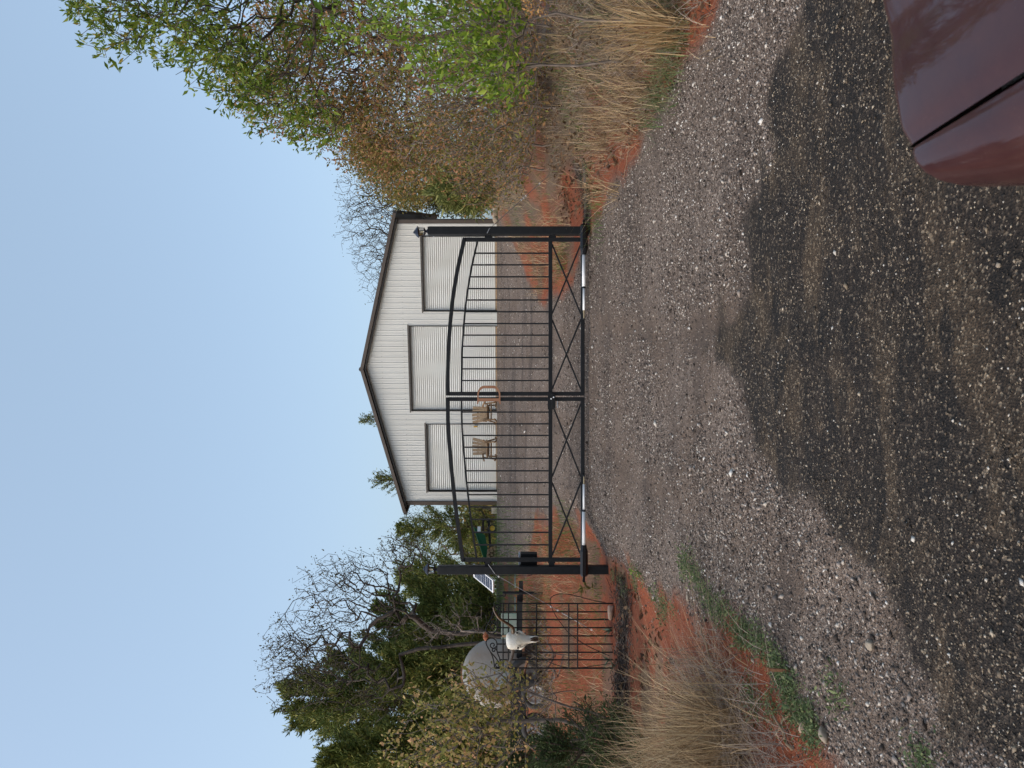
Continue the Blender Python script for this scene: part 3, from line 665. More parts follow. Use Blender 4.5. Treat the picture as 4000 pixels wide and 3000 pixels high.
# steer skull
sk0 = tr(2032, 2492, -0.09)
skull = thing('steer_skull', 'bleached white steer skull with long horns hung on the iron trellis', 'skull', sk0)
RS = rotz(0.30) @ roty(-0.06)
def SK(x, y, z): return RS @ A(x, y, z) + sk0                # x right, y away, z up; crown at the top
secs = [  # z, half width, front bulge, back depth, centre y
    (0.212, 0.012, 0.008, 0.040, 0.03), (0.211, 0.050, 0.022, 0.06, 0.025), (0.203, 0.082, 0.034, 0.07, 0.02), (0.188, 0.106, 0.046, 0.08, 0.01), (0.165, 0.119, 0.055, 0.09, 0.0), (0.135, 0.124, 0.060, 0.10, 0.0), (0.105, 0.126, 0.064, 0.10, 0.0), (0.080, 0.132, 0.066, 0.10, 0.0),
    (0.060, 0.137, 0.067, 0.10, 0.0), (0.040, 0.138, 0.068, 0.10, 0.0), (0.020, 0.128, 0.069, 0.09, 0.0), (0.0, 0.110, 0.070, 0.09, 0.0), (-0.030, 0.086, 0.069, 0.08, 0.0), (-0.060, 0.074, 0.066, 0.075, 0.0), (-0.095, 0.064, 0.060, 0.07, 0.0), (-0.130, 0.056, 0.053, 0.06, 0.005), (-0.165, 0.050, 0.047, 0.055, 0.008), (-0.20, 0.045, 0.040, 0.05, 0.012), (-0.230, 0.044, 0.032, 0.04, 0.016), (-0.255, 0.042, 0.024, 0.03, 0.02), (-0.272, 0.030, 0.014, 0.015, 0.02)]
n = 40; rows = []
for (z, hw, fb, bd, cy) in secs:
    row = []
    for k in range(n + 1):
        a = 2 * math.pi * k / n; x = hw * math.sin(a); y = -math.cos(a)
        y = cy + (y * fb if y < 0 else y * bd)
        # eye sockets: pressed in on both sides below the horn bases
        for s in (-1, 1):
            d2 = ((x - s * 0.112) / 0.026) ** 2 + ((z - 0.036) / 0.027) ** 2 + ((y + 0.015) / 0.045) ** 2
            x -= s * 0.060 * math.exp(-d2); y += 0.035 * math.exp(-d2)
        d3 = (x / 0.020) ** 2 + ((z + 0.235) / 0.045) ** 2
        if y < cy: y += 0.028 * math.exp(-d3)
        row.append(SK(x, y, z))
    rows.append(row)
MB().grid(rows).build('skull_bone', MT['bone'], skull, smooth=True)
for s in (-1, 1):
    mb = MB(); cc_ = SK(s * 0.104, -0.042, 0.036); nn = RS @ A(s * 0.72, -0.66, -0.1); uu = np.cross(nn, (0, 0, 1)); uu /= np.linalg.norm(uu); ww = np.cross(uu, nn)
    mb.grid([[cc_ - nn * 0.012 * (1 - q_) + (uu * math.cos(a) * 0.029 + ww * math.sin(a) * 0.026) * (0.05 + 0.95 * q_) for a in np.linspace(0, 2 * math.pi, 15)] for q_ in np.linspace(0, 1, 4)]).build('eye_socket', MT['bone_dark'], skull, smooth=True)
    MB().tube([cc_ + uu * math.cos(a) * 0.028 + ww * math.sin(a) * 0.026 for a in np.linspace(0, 2 * math.pi, 17)], 0.0075, 6).build('brow_ridge', MT['bone'], skull, smooth=True)
    MB().tube([SK(s * 0.012, -0.040, -0.150), SK(s * 0.017, -0.026, -0.205), SK(s * 0.014, -0.010, -0.266)], [0.008, 0.018, 0.012], 8).build('nasal_cavity', MT['bone_dark'], skull)
    MB().tube([SK(s * 0.030, -0.026, -0.16), SK(s * 0.037, -0.014, -0.225), SK(s * 0.024, -0.002, -0.287)], [0.012, 0.013, 0.010], 8).build('muzzle_bone', MT['bone'], skull, smooth=True)
    MB().tube([SK(s * 0.126, 0.0, 0.020), SK(s * 0.104, -0.02, -0.03), SK(s * 0.066, -0.03, -0.085)], [0.014, 0.016, 0.008], 8).build('cheek_bone', MT['bone'], skull, smooth=True)
def horn(pts, r0, r1, m, name='horn'):
    P = [tr(*tz(zx, zy), d) for zx, zy, d in pts]
    for _ in range(2):
        Q = [P[0]]
        for a, b_ in zip(P[:-1], P[1:]): Q += [a * 0.75 + b_ * 0.25, a * 0.25 + b_ * 0.75]
        P = Q + [P[-1]]
    k = len(P); MB().tube(P, [r0 + (r1 - r0) * (i / (k - 1)) ** 0.8 for i in range(k)], 10).build(name, m, skull, smooth=True)
horn([(800, 610, -0.07), (805, 520, -0.10), (750, 460, -0.16), (650, 385, -0.22), (610, 330, -0.26), (575, 260, -0.28), (565, 215, -0.29)], 0.034, 0.010, MT['horn_dark'])
horn([(800, 770, -0.07), (795, 850, -0.10), (755, 940, -0.14), (690, 1020, -0.18), (610, 1100, -0.22), (560, 1160, -0.24), (540, 1215, -0.25)], 0.032, 0.007, MT['horn_grey'])
MB().box(tr(*tz(830, 640), -0.02), (0.03, 0.03, 0.40)).build('hanging_stick', MT['stick'], skull)

# black cables looped behind the trellis
def cable(pts, Y, label, rad=0.006):
    P = [at(*tz(a, b_), Y) for a, b_ in pts]
    for _ in range(2):
        Q = [P[0]]
        for a, b_ in zip(P[:-1], P[1:]): Q += [a * 0.75 + b_ * 0.25, a * 0.25 + b_ * 0.75]
        P = Q + [P[-1]]
    o = MB().tube(P, rad, 6).build('black_cable', MT['dull_black'], origin=P[-1], smooth=True)
    return tag(o, label, 'cable', 'black cables by the trellis')
cable([(1945, 235), (1800, 210), (1600, 155), (1420, 117), (1290, 145), (1250, 205), (1300, 355), (1400, 500), (1500, 625), (1700, 760), (1880, 845), (1990, 890)], 11.05, 'black cable arching out right of the trellis and crossing behind it')
cable([(900, 730), (1000, 835), (1200, 950), (1400, 1030), (1600, 1045), (1900, 1000), (2020, 985)], 11.12, 'black cable sagging behind the lower left of the trellis', 0.005)

# ------------------------------------------------------------------ rocks, stake, stick
def rock(base, size, label, m, seed, group='loose rocks'):
    rg = np.random.default_rng(seed); bm = bmesh.new(); bmesh.ops.create_icosphere(bm, subdivisions=3, radius=1)
    dirs = rg.normal(size=(9, 3)); dirs /= np.linalg.norm(dirs, axis=1)[:, None]; cut = rg.uniform(0.55, 0.95, 9)
    for v in bm.verts:
        p = np.array(v.co)
        for d, c in zip(dirs, cut):
            k = p @ d
            if k > c: p = p - d * (k - c) * 0.8
        p = p * (1 + 0.05 * math.sin(7 * p[0] + seed) * math.cos(6 * p[1] + 5 * p[2])); v.co = p * np.array(size) / 2
    me = bpy.data.meshes.new('rock'); bm.to_mesh(me); bm.free()
    for p in me.polygons: p.use_smooth = True
    x, y = base; o = link_mesh('rock', me, m, None, (x, y, float(ground(x, y)) + size[2] * 0.32)); o.rotation_euler[2] = seed
    return tag(o, label, 'rock', group)
def gp(x, y):      # photograph pixel -> point on the ground
    r = A((1500.0 - y) / F, 1, -(x - 2000.0) / F); lo = 1.6
    for Y in np.arange(1.6, 40, 0.02):
        if EYE + r[2] * Y <= float(ground(r[0] * Y, Y, False)): return (r[0] * Y, Y)
    return (r[0] * 30, 30)
rk = tr(2378, 2386, -0.06); rock((rk[0], rk[1]), (0.26, 0.13, 0.12), 'pinkish tan rock at the foot of the iron trellis', MT['stone_pink'], 3).rotation_euler[2] = 0.1
rock(gp(3235, 2872), (0.085, 0.06, 0.05), 'tan rock among green weeds at the left gravel edge', MT['stone_tan'], 7)
rock(gp(3150, 2840), (0.10, 0.07, 0.05), 'pale flat rock on the red soil by the grass, lower left', MT['stone_pink'], 12)
rock(gp(3405, 2520), (0.055, 0.05, 0.04), 'large pale pebble alone on the left gravel', MT['stone_tan'], 17)
rock(gp(3015, 2440), (0.035, 0.03, 0.026), 'small white pebble beside the weeds on the left', MT['rim_white'], 15)
rock(gp(2690, 2335), (0.06, 0.045, 0.03), 'grey pebble between the weed strip and the red mound', MT['stone_tan'], 19)
rock(gp(3900, 1035), (0.022, 0.018, 0.016), 'cream pebble on the dark road near the car', MT['stone_tan'], 23)
for k_, (x, y, s_) in enumerate(((1950, 838, 0.42), (1958, 858, 0.34), (1944, 815, 0.36))):
    q = at(x, y, 28.6); rock((q[0], 28.6), (s_, s_ * 0.8, s_ * 0.7), ('large pale rock at the right foot of the building', 'pale rock lying nearest the drive at the right building corner', 'pale rock farthest right at the building corner')[k_], MT['stone_tan'], 31 + k_, 'rocks at the building corner')
sx_, sy_ = gp(3092, 2622)
st = thing('rusty_stake', 'short rusty iron stake driven into the left verge', 'stake', (sx_, sy_, float(ground(sx_, sy_)) - 0.03))
MB().bar(A(sx_, sy_, float(ground(sx_, sy_)) - 0.03), A(sx_ + 0.006, sy_ + 0.01, float(ground(sx_, sy_)) + 0.115), 0.017, 0.010).build('shaft', MT['rust'], st)
MB().box(A(sx_ + 0.006, sy_ + 0.01, float(ground(sx_, sy_)) + 0.118), (0.024, 0.015, 0.008)).build('hammered_head', MT['rust'], st)
def stick(pa, pb, rad, label, lift=0.03, m='stick'):
    a = A(*pa, 0); b_ = A(*pb, 0); rg = np.random.default_rng(int(rad * 1e4 + pa[0] * 100) & 255); P = []
    for t in np.linspace(0, 1, 8):
        p = a * (1 - t) + b_ * t; p[:2] += rg.normal(0, 0.012, 2); p[2] = float(ground(p[0], p[1])) + rad * 0.6 + lift * t; P.append(p)
    return tag(MB().tube(P, [rad * (1 - 0.5 * k / 7) for k in range(8)], 6).build('fallen_stick', MT[m], origin=P[0], smooth=True), label, 'stick', 'fallen sticks')
stick(gp(2790, 2632), gp(2768, 2440), 0.013, 'straight pale dead stick lying at the left weed strip', 0.05)
stick(gp(3120, 2740), gp(3060, 2860), 0.010, 'short dead stick under the dry grass, lower left')
stick(gp(3110, 2935), gp(3070, 2800), 0.012, 'pale broken stick by the bare orange soil, lower left', 0.04)
stick(gp(2460, 560), gp(2445, 700), 0.006, 'thin dry stem lying on the red soil of the right verge', 0.02)
lg = [gp(2292, 640), gp(2294, 860)]
stick(lg[0], lg[1], 0.045, 'dark rotten log lying beside the right gate post', 0.0, 'bark')

# ------------------------------------------------------------------ tank trailer behind the trellis
def wheel(root, c, R_, wdt, axis_, rim, name='wheel', spokes=0):
    ax = np.array(axis_, float); ax /= np.linalg.norm(ax)
    t = MB(); u = np.cross(ax, (0, 0, 1)); u /= np.linalg.norm(u); q = np.cross(ax, u)
    prof = [(0.62, -0.42), (0.80, -0.5), (0.96, -0.40), (1.0, -0.15), (1.0, 0.15), (0.96, 0.40), (0.80, 0.5), (0.62, 0.42), (0.62, -0.42)]
    rows = [[c + (math.cos(a) * u + math.sin(a) * q) * R_ * p + ax * w_ * wdt for p, w_ in prof] for a in np.linspace(0, 2 * math.pi, 25)]
    w_ = t.grid(rows).build(name, MT['rubber'], root, smooth=True)
    prof = [(0.63, -0.40), (0.56, -0.42), (0.48, -0.25), (0.28, -0.20), (0.12, -0.30), (0.0, -0.30)]
    r_ = MB()
    for sg in (1, -1): r_.grid([[c + (math.cos(a) * u + math.sin(a) * q) * R_ * p + ax * s_ * wdt * sg for p, s_ in prof] for a in np.linspace(0, 2 * math.pi, 21)])
    r_.build('rim', rim, w_, smooth=True)
    for k in range(spokes):
        a = 2 * math.pi * k / spokes; e = math.cos(a) * u + math.sin(a) * q
        for sg in (1, -1): MB().bar(c + e * R_ * 0.1 + ax * 0.32 * wdt * sg, c + e * R_ * 0.60 + ax * 0.40 * wdt * sg, R_ * 0.07, 0.02, ax).build('spoke', MT['rust'], w_)
    return w_
TKY = 16.0
tc_ = at(1932, 2628, TKY); gzt = float(ground(tc_[0], TKY))
tank = thing('tank_trailer', 'old trailer with a big round weathered grey tank behind the trellis', 'trailer', (tc_[0], TKY, gzt))
axd = A(-0.35, 0.94, 0); axr = A(0.94, 0.35, 0)
TR = 0.70
def domed(c0, ax, rad, depth, length, m, name, par):
    rows = []
    side = np.cross(ax, (0, 0, 1)); side /= np.linalg.norm(side); upv = np.cross(side, ax)
    st_ = [(t, -depth * math.cos(t * math.pi / 2), math.sin(t * math.pi / 2)) for t in np.linspace(0.02, 1, 8)]
    prof = [(d, k) for _, d, k in st_] + [(0.02, 1.012), (0.05, 1.012), (0.07, 1.0), (length - 0.02, 1.0)] + [(length + depth * math.cos(t * math.pi / 2), math.sin(t * math.pi / 2)) for t in np.linspace(1, 0.02, 8)]
    for d, k in prof: rows.append([c0 + ax * d + (side * math.cos(a) + upv * math.sin(a)) * rad * k for a in np.linspace(0, 2 * math.pi, 41)])
    return MB().grid(rows).build(name, m, par, smooth=True)
tk = domed(tc_, axd, TR, 0.22, 2.2, MT['tank'], 'tank', tank)
MB().tube([tc_ - axd * 0.08 + A(-0.16, 0, -0.10), tc_ - axd * 0.245 + A(-0.16, 0, -0.10)], [0.46, 0.44], 28).build('rusty_hatch', MT['hatch'], tk)
MB().tube([tc_ + axd * 1.0 + A(0, 0, TR - 0.02), tc_ + axd * 1.0 + A(0, 0, TR + 0.10)], 0.18, 16).build('filler_cap', MT['rust'], tk)
zf = gzt + 0.52
fl = at(1995, 2350, TKY)
for d in (0.05, 0.75): MB().bar(A(tc_[0] - 0.9, TKY + d, zf), A(fl[0], TKY + d * 0.6, zf - 0.02), 0.09, 0.12, (0, 0, 1)).build('frame_rail', MT['iron'], tank)
for k in range(6): MB().bar(A(tc_[0] - 0.7 + k * 0.52, TKY + 0.04, zf + 0.08), A(tc_[0] - 0.7 + k * 0.52, TKY + 0.80, zf + 0.08), 0.10, 0.03, (0, 0, 1)).build('deck_plank', MT['tank_green'], tank)
MB().bar(A(fl[0] - 0.05, TKY + 0.25, zf - 0.05), A(fl[0] + 0.38, TKY + 0.2, zf - 0.05), 0.10, 0.09, (0, 0, 1)).build('tongue', MT['iron'], tank)
jk = at(2012, 2322, TKY)
MB().tube([A(jk[0], TKY + 0.12, gzt), A(jk[0], TKY + 0.12, zf + 0.36)], 0.035, 8).build('jack_post', MT['iron'], tank)
MB().tube([A(jk[0], TKY + 0.12, zf + 0.30), A(jk[0] - 0.04, TKY + 0.02, zf + 0.30), A(jk[0] - 0.04, TKY + 0.02, zf + 0.42)], 0.014, 6).build('jack_handle', MT['iron'], tank)
MB().bar(A(tc_[0] + 0.75, TKY - 0.02, zf + 0.22), A(fl[0] - 0.25, TKY - 0.02, zf + 0.22), 0.04, 0.34, (0, 0, 1)).build('side_board', MT['tank_green'], tank)
MB().bar(A(tc_[0] + 0.45, TKY - 0.05, zf - 0.10), A(tc_[0] + 0.95, TKY - 0.05, zf - 0.10), 0.03, 0.05, (0, 0, 1)).build('reflector', MT['copper'], tank)
for q, m in ((at(2005, 2632, TKY - 0.25), MT['rim_grey']),):
    wheel(tank, A(q[0], q[1], gzt + 0.36), 0.36, 0.20, (0.25, -1, 0), m)
    wheel(tank, A(q[0], q[1] + 1.3, gzt + 0.36), 0.36, 0.20, (0.25, -1, 0), m)
# low implement with white spoked wheels left of it
ip = at(2062, 2780, 15.2); gi = float(ground(ip[0], 15.2))
imp = thing('farm_cart', 'low dark farm cart on white wheels half hidden by the budding shrub', 'cart', (ip[0], 15.2, gi))
for y in (2712, 2842):
    q = at(2058, y, 15.0); wheel(imp, A(q[0], 15.0, gi + 0.27), 0.29, 0.16, (0.15, -1, 0), MT['rim_white'], 'wheel', 6)
MB().bar(A(ip[0] - 0.95, 15.3, gi + 0.50), A(ip[0] + 0.75, 15.3, gi + 0.50), 0.55, 0.10, (0, 0, 1)).build('cart_bed', MT['dull_black'], imp)
MB().bar(A(ip[0] - 0.95, 15.05, gi + 0.66), A(ip[0] + 0.75, 15.05, gi + 0.66), 0.04, 0.24, (0, 0, 1)).build('side_board', MT['dull_black'], imp)
MB().tube([A(ip[0] + 0.7, 15.3, gi + 0.5), A(ip[0] + 1.1, 15.2, gi + 0.42)], 0.03, 6).build('draw_bar', MT['rust'], imp)

# ------------------------------------------------------------------ yard things beyond the gate, left of the building
def gz_at(p): return float(ground(p[0], p[1]))
q = at(1945, 2118, 30.0); q[2] = gz_at(q)
cart = thing('dump_cart', 'green tipping garden cart on yellow wheels, seen through the gate', 'cart', q)
def QC(x, y, z): return rotz(0.35) @ A(x, y, z) + q
q = q
def QC(x, y, z): return rotz(0.25) @ A(x * 1.2, y * 1.1, z * 1.2) + q
b0 = [(-0.42, -0.30, 0.30), (0.22, -0.30, 0.42), (0.22, 0.30, 0.42), (-0.42, 0.30, 0.30)]; b1 = [(-0.62, -0.38, 0.42), (0.50, -0.38, 0.80), (0.50, 0.38, 0.80), (-0.62, 0.38, 0.42)]
P = [QC(*p) for p in b0 + b1]; P2 = [QC(p[0] * 0.95, p[1] * 0.95, p[2] + (0.03 if k < 4 else 0.0)) for k, p in enumerate(b0 + b1)]
mb = MB().add(P, [(0, 3, 2, 1), (0, 1, 5, 4), (1, 2, 6, 5), (2, 3, 7, 6), (3, 0, 4, 7)]); mb.add(P2, [(0, 1, 2, 3), (0, 4, 5, 1), (1, 5, 6, 2), (2, 6, 7, 3), (3, 7, 4, 0)])
tub = mb.build('tub', MT['green_tub'], cart)
MB().tube([QC(*b1[0]), QC(*b1[1]), QC(*b1[2]), QC(*b1[3]), QC(*b1[0])], 0.022, 6).build('tub_rim', MT['green_tub'], tub)
MB().box(QC(0.42, -0.362, 0.62), (0.22, 0.012, 0.13), rotz(0.35)).build('white_sticker', MT['white_plastic'], tub)
MB().bar(QC(-0.35, 0, 0.24), QC(0.75, 0, 0.30), 0.40, 0.08, (0, 0, 1)).build('chassis', MT['dull_black'], cart)
MB().tube([QC(0.6, 0, 0.3), QC(1.05, 0, 0.55), QC(1.1, 0, 0.8)], 0.02, 6).build('pull_handle', MT['dull_black'], cart)
for x, y in ((-0.25, -0.33), (-0.25, 0.33), (0.45, -0.30), (0.45, 0.30)): wheel(cart, QC(x, y, 0.17), 0.17, 0.11, rotz(0.35) @ A(0, -1, 0), MT['yellow'])
q2 = at(1946, 2163, 29.2); q2[2] = gz_at(q2)
k = 0
for row, nlog in enumerate((4, 3, 2)):
    for j in range(nlog):
        p = q2 + A((j - (nlog - 1) / 2) * 0.155, 0.03 * (j % 2), 0.07 + row * 0.13)
        o = thing('firewood_log', 'short firewood log, ' + (('leftmost', 'second from left', 'third from left', 'rightmost') if nlog == 4 else ('leftmost', 'centre', 'rightmost') if nlog == 3 else ('left', 'right'))[j] + ' in the ' + ('bottom', 'middle', 'top')[row] + ' row of the small pile', 'log', p, 'small firewood pile')
        MB().tube([p + A(0, -0.2, 0), p + A(0.01, 0.2, 0.005)], 0.07 + 0.008 * math.sin(k * 2.1), 7).build('bark_wood', MT['wood_log'], o)
        MB().tube([p + A(0, -0.206, 0), p + A(0, -0.196, 0)], 0.058, 7).build('cut_end', MT['wood'], o)
        k += 1
q3 = at(1950, 2052, 33.0); q3[2] = gz_at(q3)
bn = thing('iron_bench', 'black metal bench frame with curved legs below the cedar', 'bench', q3)
MB().box(q3 + A(0, 0, 0.47), (0.62, 0.42, 0.06)).build('seat', MT['wrought'], bn)
MB().box(q3 + A(0, 0.2, 0.72), (0.62, 0.04, 0.10)).build('back_rail', MT['wrought'], bn)
for s in (-1, 1):
    MB().tube([q3 + A(s * 0.25, -0.2, 0.0), q3 + A(s * 0.12, -0.2, 0.16), q3 + A(s * 0.14, -0.2, 0.32), q3 + A(s * 0.27, -0.2, 0.46)], 0.02, 6).build('leg', MT['wrought'], bn)
    MB().tube([q3 + A(s * 0.25, 0.2, 0.0), q3 + A(s * 0.14, 0.2, 0.3), q3 + A(s * 0.27, 0.2, 0.74)], 0.02, 6).build('leg', MT['wrought'], bn)
q4 = at(1945, 1992, 36.0); q4[2] = gz_at(q4)
cr = thing('wooden_crate', 'pale wooden crate on the grass behind the building corner', 'crate', q4)
for s in range(5): MB().box(q4 + A(0, -0.2, 0.05 + s * 0.075), (0.30, 0.02, 0.06)).build('slat', MT['bone'], cr)
for s in (-1, 1): MB().box(q4 + A(s * 0.14, 0, 0.2), (0.025, 0.38, 0.40)).build('side_panel', MT['bone'], cr)
MB().box(q4 + A(0, 0.2, 0.2), (0.30, 0.02, 0.40)).build('back_panel', MT['bone'], cr)

# ------------------------------------------------------------------ the maroon car whose bonnet corner shows
MT['paint'] = mat('maroon_car_paint', (0.034, 0.0085, 0.0085), 0.55, 0.0, (0.060, 0.022, 0.019), 5, 0.0, 40, coat=0.5, spec=0.2, detail=8.0)
def dusty(m):
    N, L = nodes_of(m); b = N['Principled BSDF']; tc = N.new('ShaderNodeTexCoord')
    b.inputs['Coat Weight'].default_value = 0.8; b.inputs['Coat Roughness'].default_value = 0.04
    n1 = N.new('ShaderNodeTexNoise'); n1.inputs['Scale'].default_value = 7; n1.inputs['Detail'].default_value = 9; n1.inputs['Roughness'].default_value = 0.7; L.new(tc.outputs['Object'], n1.inputs['Vector'])
    n2 = N.new('ShaderNodeTexVoronoi'); n2.inputs['Scale'].default_value = 90; L.new(tc.outputs['Object'], n2.inputs['Vector'])
    r1 = ramp(m.node_tree, [(0.36, (0.036, 0.0080, 0.0085)), (0.66, (0.058, 0.020, 0.018))]); L.new(n1.outputs['Fac'], r1.inputs['Fac'])
    r2 = ramp(m.node_tree, [(0.0, (0.22, 0.17, 0.14)), (0.09, (0, 0, 0))]); L.new(n2.outputs['Distance'], r2.inputs['Fac'])
    mx = N.new('ShaderNodeMix'); mx.data_type = 'RGBA'; mx.blend_type = 'ADD'; mx.inputs[0].default_value = 0.35
    L.new(r1.outputs['Color'], mx.inputs[6]); L.new(r2.outputs['Color'], mx.inputs[7]); L.new(mx.outputs[2], b.inputs['Base Color'])
    r3_ = ramp(m.node_tree, [(0.35, (0.70, 0.70, 0.70)), (0.72, (0.45, 0.45, 0.45))]); L.new(n1.outputs['Fac'], r3_.inputs['Fac']); L.new(r3_.outputs['Color'], b.inputs['Coat Weight'])
dusty(MT['paint'])
MT['wind'] = mat('dark_window_glass', (0.02, 0.022, 0.025), 0.05)
MT['head'] = mat('headlamp_lens', (0.55, 0.58, 0.62), 0.08)
XL, XR, XC = 0.245, 2.105, 1.175
car = thing('parked_car', 'dusty maroon car with only its bonnet corner and wing in view', 'car', (XC, -0.6, 0.0))
def front_y(x):      # plan outline of the nose
    t = abs(x - XC) / (XC - XL); return 1.285 - 0.10 * t ** 3 - 0.06 * max(0, (t - 0.86) / 0.14) ** 2
def hood_z(x, y): return -0.010 * math.exp(-(min(abs(x - 0.357), abs(x - (2 * XC - 0.357))) / 0.022) ** 2) - 0.008 * math.exp(-((abs(x - XC) - 0.62) / 0.05) ** 2) + 1.005 - 0.035 * ((x - XC) / 0.9) ** 2 - 0.012 * max(0.0, y) ** 2
xs = np.unique(np.concatenate([np.linspace(0.357, 2 * XC - 0.357, 61), np.linspace(0.357, 0.42, 9), np.linspace(2 * XC - 0.42, 2 * XC - 0.357, 9)])); rows = []
for t in list(np.linspace(0, 1, 26)): rows.append([A(x, -0.35 + (front_y(x) - 0.035 + 0.35) * t, hood_z(x, -0.35 + (front_y(x) + 0.35) * t) + 0.02 * (1 - t)) for x in xs])
for a in np.linspace(0.2, 1.45, 7): rows.append([A(x, front_y(x) - 0.035 + 0.035 * math.sin(a), hood_z(x, front_y(x)) - 0.035 * (1 - math.cos(a))) for x in xs])
rows.append([A(x, front_y(x) - 0.004, hood_z(x, front_y(x)) - 0.16) for x in xs])
hood = MB().grid(rows).build('bonnet', MT['paint'], car, smooth=True)
for s in (0, 1):
    mx = (lambda p: p) if s == 0 else (lambda p: A(2 * XC - p[0], p[1], p[2]))
    # wing: rounded shoulder from the shut line out and down to the sill
    prof = [(0.3515, 0.968, 1), (0.337, 0.971, 1), (0.315, 0.969, 1), (0.292, 0.957, 1), (0.272, 0.935, 1), (0.258, 0.905, 1), (0.249, 0.865, 1), (0.245, 0.80, 1), (0.247, 0.70, 1), (0.258, 0.62, 1)]
    rows = []; yl = front_y(0.357) - 0.035
    for t in np.linspace(0, 1, 30):
        y = -0.75 + (yl + 0.75) * t; row = []
        nose = max(0.0, (y - 0.80) / (yl - 0.80))
        for k, (x, z, _) in enumerate(prof):
            f_ = k / (len(prof) - 1)
            row.append(mx(A(x + 0.055 * nose ** 3 * f_, y, hood_z(0.357, y) - 0.003 + (z - 0.968) - 0.02 * nose ** 3 * f_)))
        rows.append(row)
    for a in np.linspace(0.25, 1.5, 6):
        rows.append([mx(A(x + 0.055 * (k / 9) + 0.030 * (1 - math.cos(a)) * min(1, k / 3), yl + 0.035 * math.sin(a) * (1 - 0.4 * k / 9), hood_z(0.357, yl) - 0.003 + (z - 0.968) - 0.02 * k / 9 - 0.035 * (1 - math.cos(a)))) for k, (x, z, _) in enumerate(prof)])
    wing = MB().grid(rows).build('wing', MT['paint'], car, smooth=True)
    gp_ = []
    for yy in np.linspace(-0.34, front_y(0.357) - 0.012, 14):
        hz_ = hood_z(0.357, yy); gp_.append([mx(A(0.3518, yy, hz_ - 0.005)), mx(A(0.3525, yy, hz_ - 0.018)), mx(A(0.356, yy, hz_ - 0.018)), mx(A(0.3567, yy, hz_ - 0.004))])
    MB().grid(gp_).build('shut_line', MT['seam'], car)
    hl = MB(); hl.grid([[mx(A(0.30 + 0.32 * u, front_y(0.30 + 0.32 * u) - 0.045 - 0.05 * v, 0.80 - 0.13 * v)) for u in np.linspace(0, 1, 6)] for v in np.linspace(0, 1, 4)])
    hl.build('headlamp', MT['head'], car, smooth=True)
    wheel(car, mx(A(0.36, 0.30, 0.33)), 0.33, 0.22, (1, 0, 0), MT['rim_grey'])
    wheel(car, mx(A(0.36, -2.6, 0.33)), 0.33, 0.22, (1, 0, 0), MT['rim_grey'])
    MB().grid([[mx(A(0.247, -4.0 + 3.3 * u, 0.32 + 0.62 * v)) for u in np.linspace(0, 1, 8)] for v in np.linspace(0, 1, 4)]).build('door_side', MT['paint'], car)
nose = MB().grid([[A(x, front_y(x) - 0.016 - 0.04 * v, 0.845 - 0.50 * v) for x in np.linspace(XL + 0.05, XR - 0.05, 25)] for v in np.linspace(0, 1, 6)]); nose.build('bumper', MT['paint'], car, smooth=True)
MB().box((XC, 1.275, 0.73), (0.7, 0.02, 0.16)).build('grille', MT['dull_black'], car)
MB().grid([[A(XC + (x - XC) * (1 - 0.14 * v), -0.35 - 0.75 * v, 1.03 + 0.48 * v) for x in np.linspace(0.33, 2.02, 9)] for v in np.linspace(0, 1, 5)]).build('windscreen', MT['wind'], car, smooth=True)
MB().grid([[A(XC + (x - XC) * 0.86, -1.1 - 1.6 * v, 1.51 + 0.03 * math.sin(v * 3.1)) for x in np.linspace(0.33, 2.02, 9)] for v in np.linspace(0, 1, 5)]).build('car_roof', MT['paint'], car, smooth=True)
for s in (-1, 1): MB().grid([[A(XC + s * (0.92 - 0.125 * v), -0.45 - 0.7 * v - 2.6 * u * (1 - 0.25 * v), 0.94 + 0.57 * v) for u in np.linspace(0, 1, 5)] for v in np.linspace(0, 1, 3)]).build('side_window', MT['wind'], car)
MB().box((XC, -2.4, 0.62), (1.8, 3.6, 0.58)).build('body_shell', MT['paint'], car)

car.location.x += 0.034

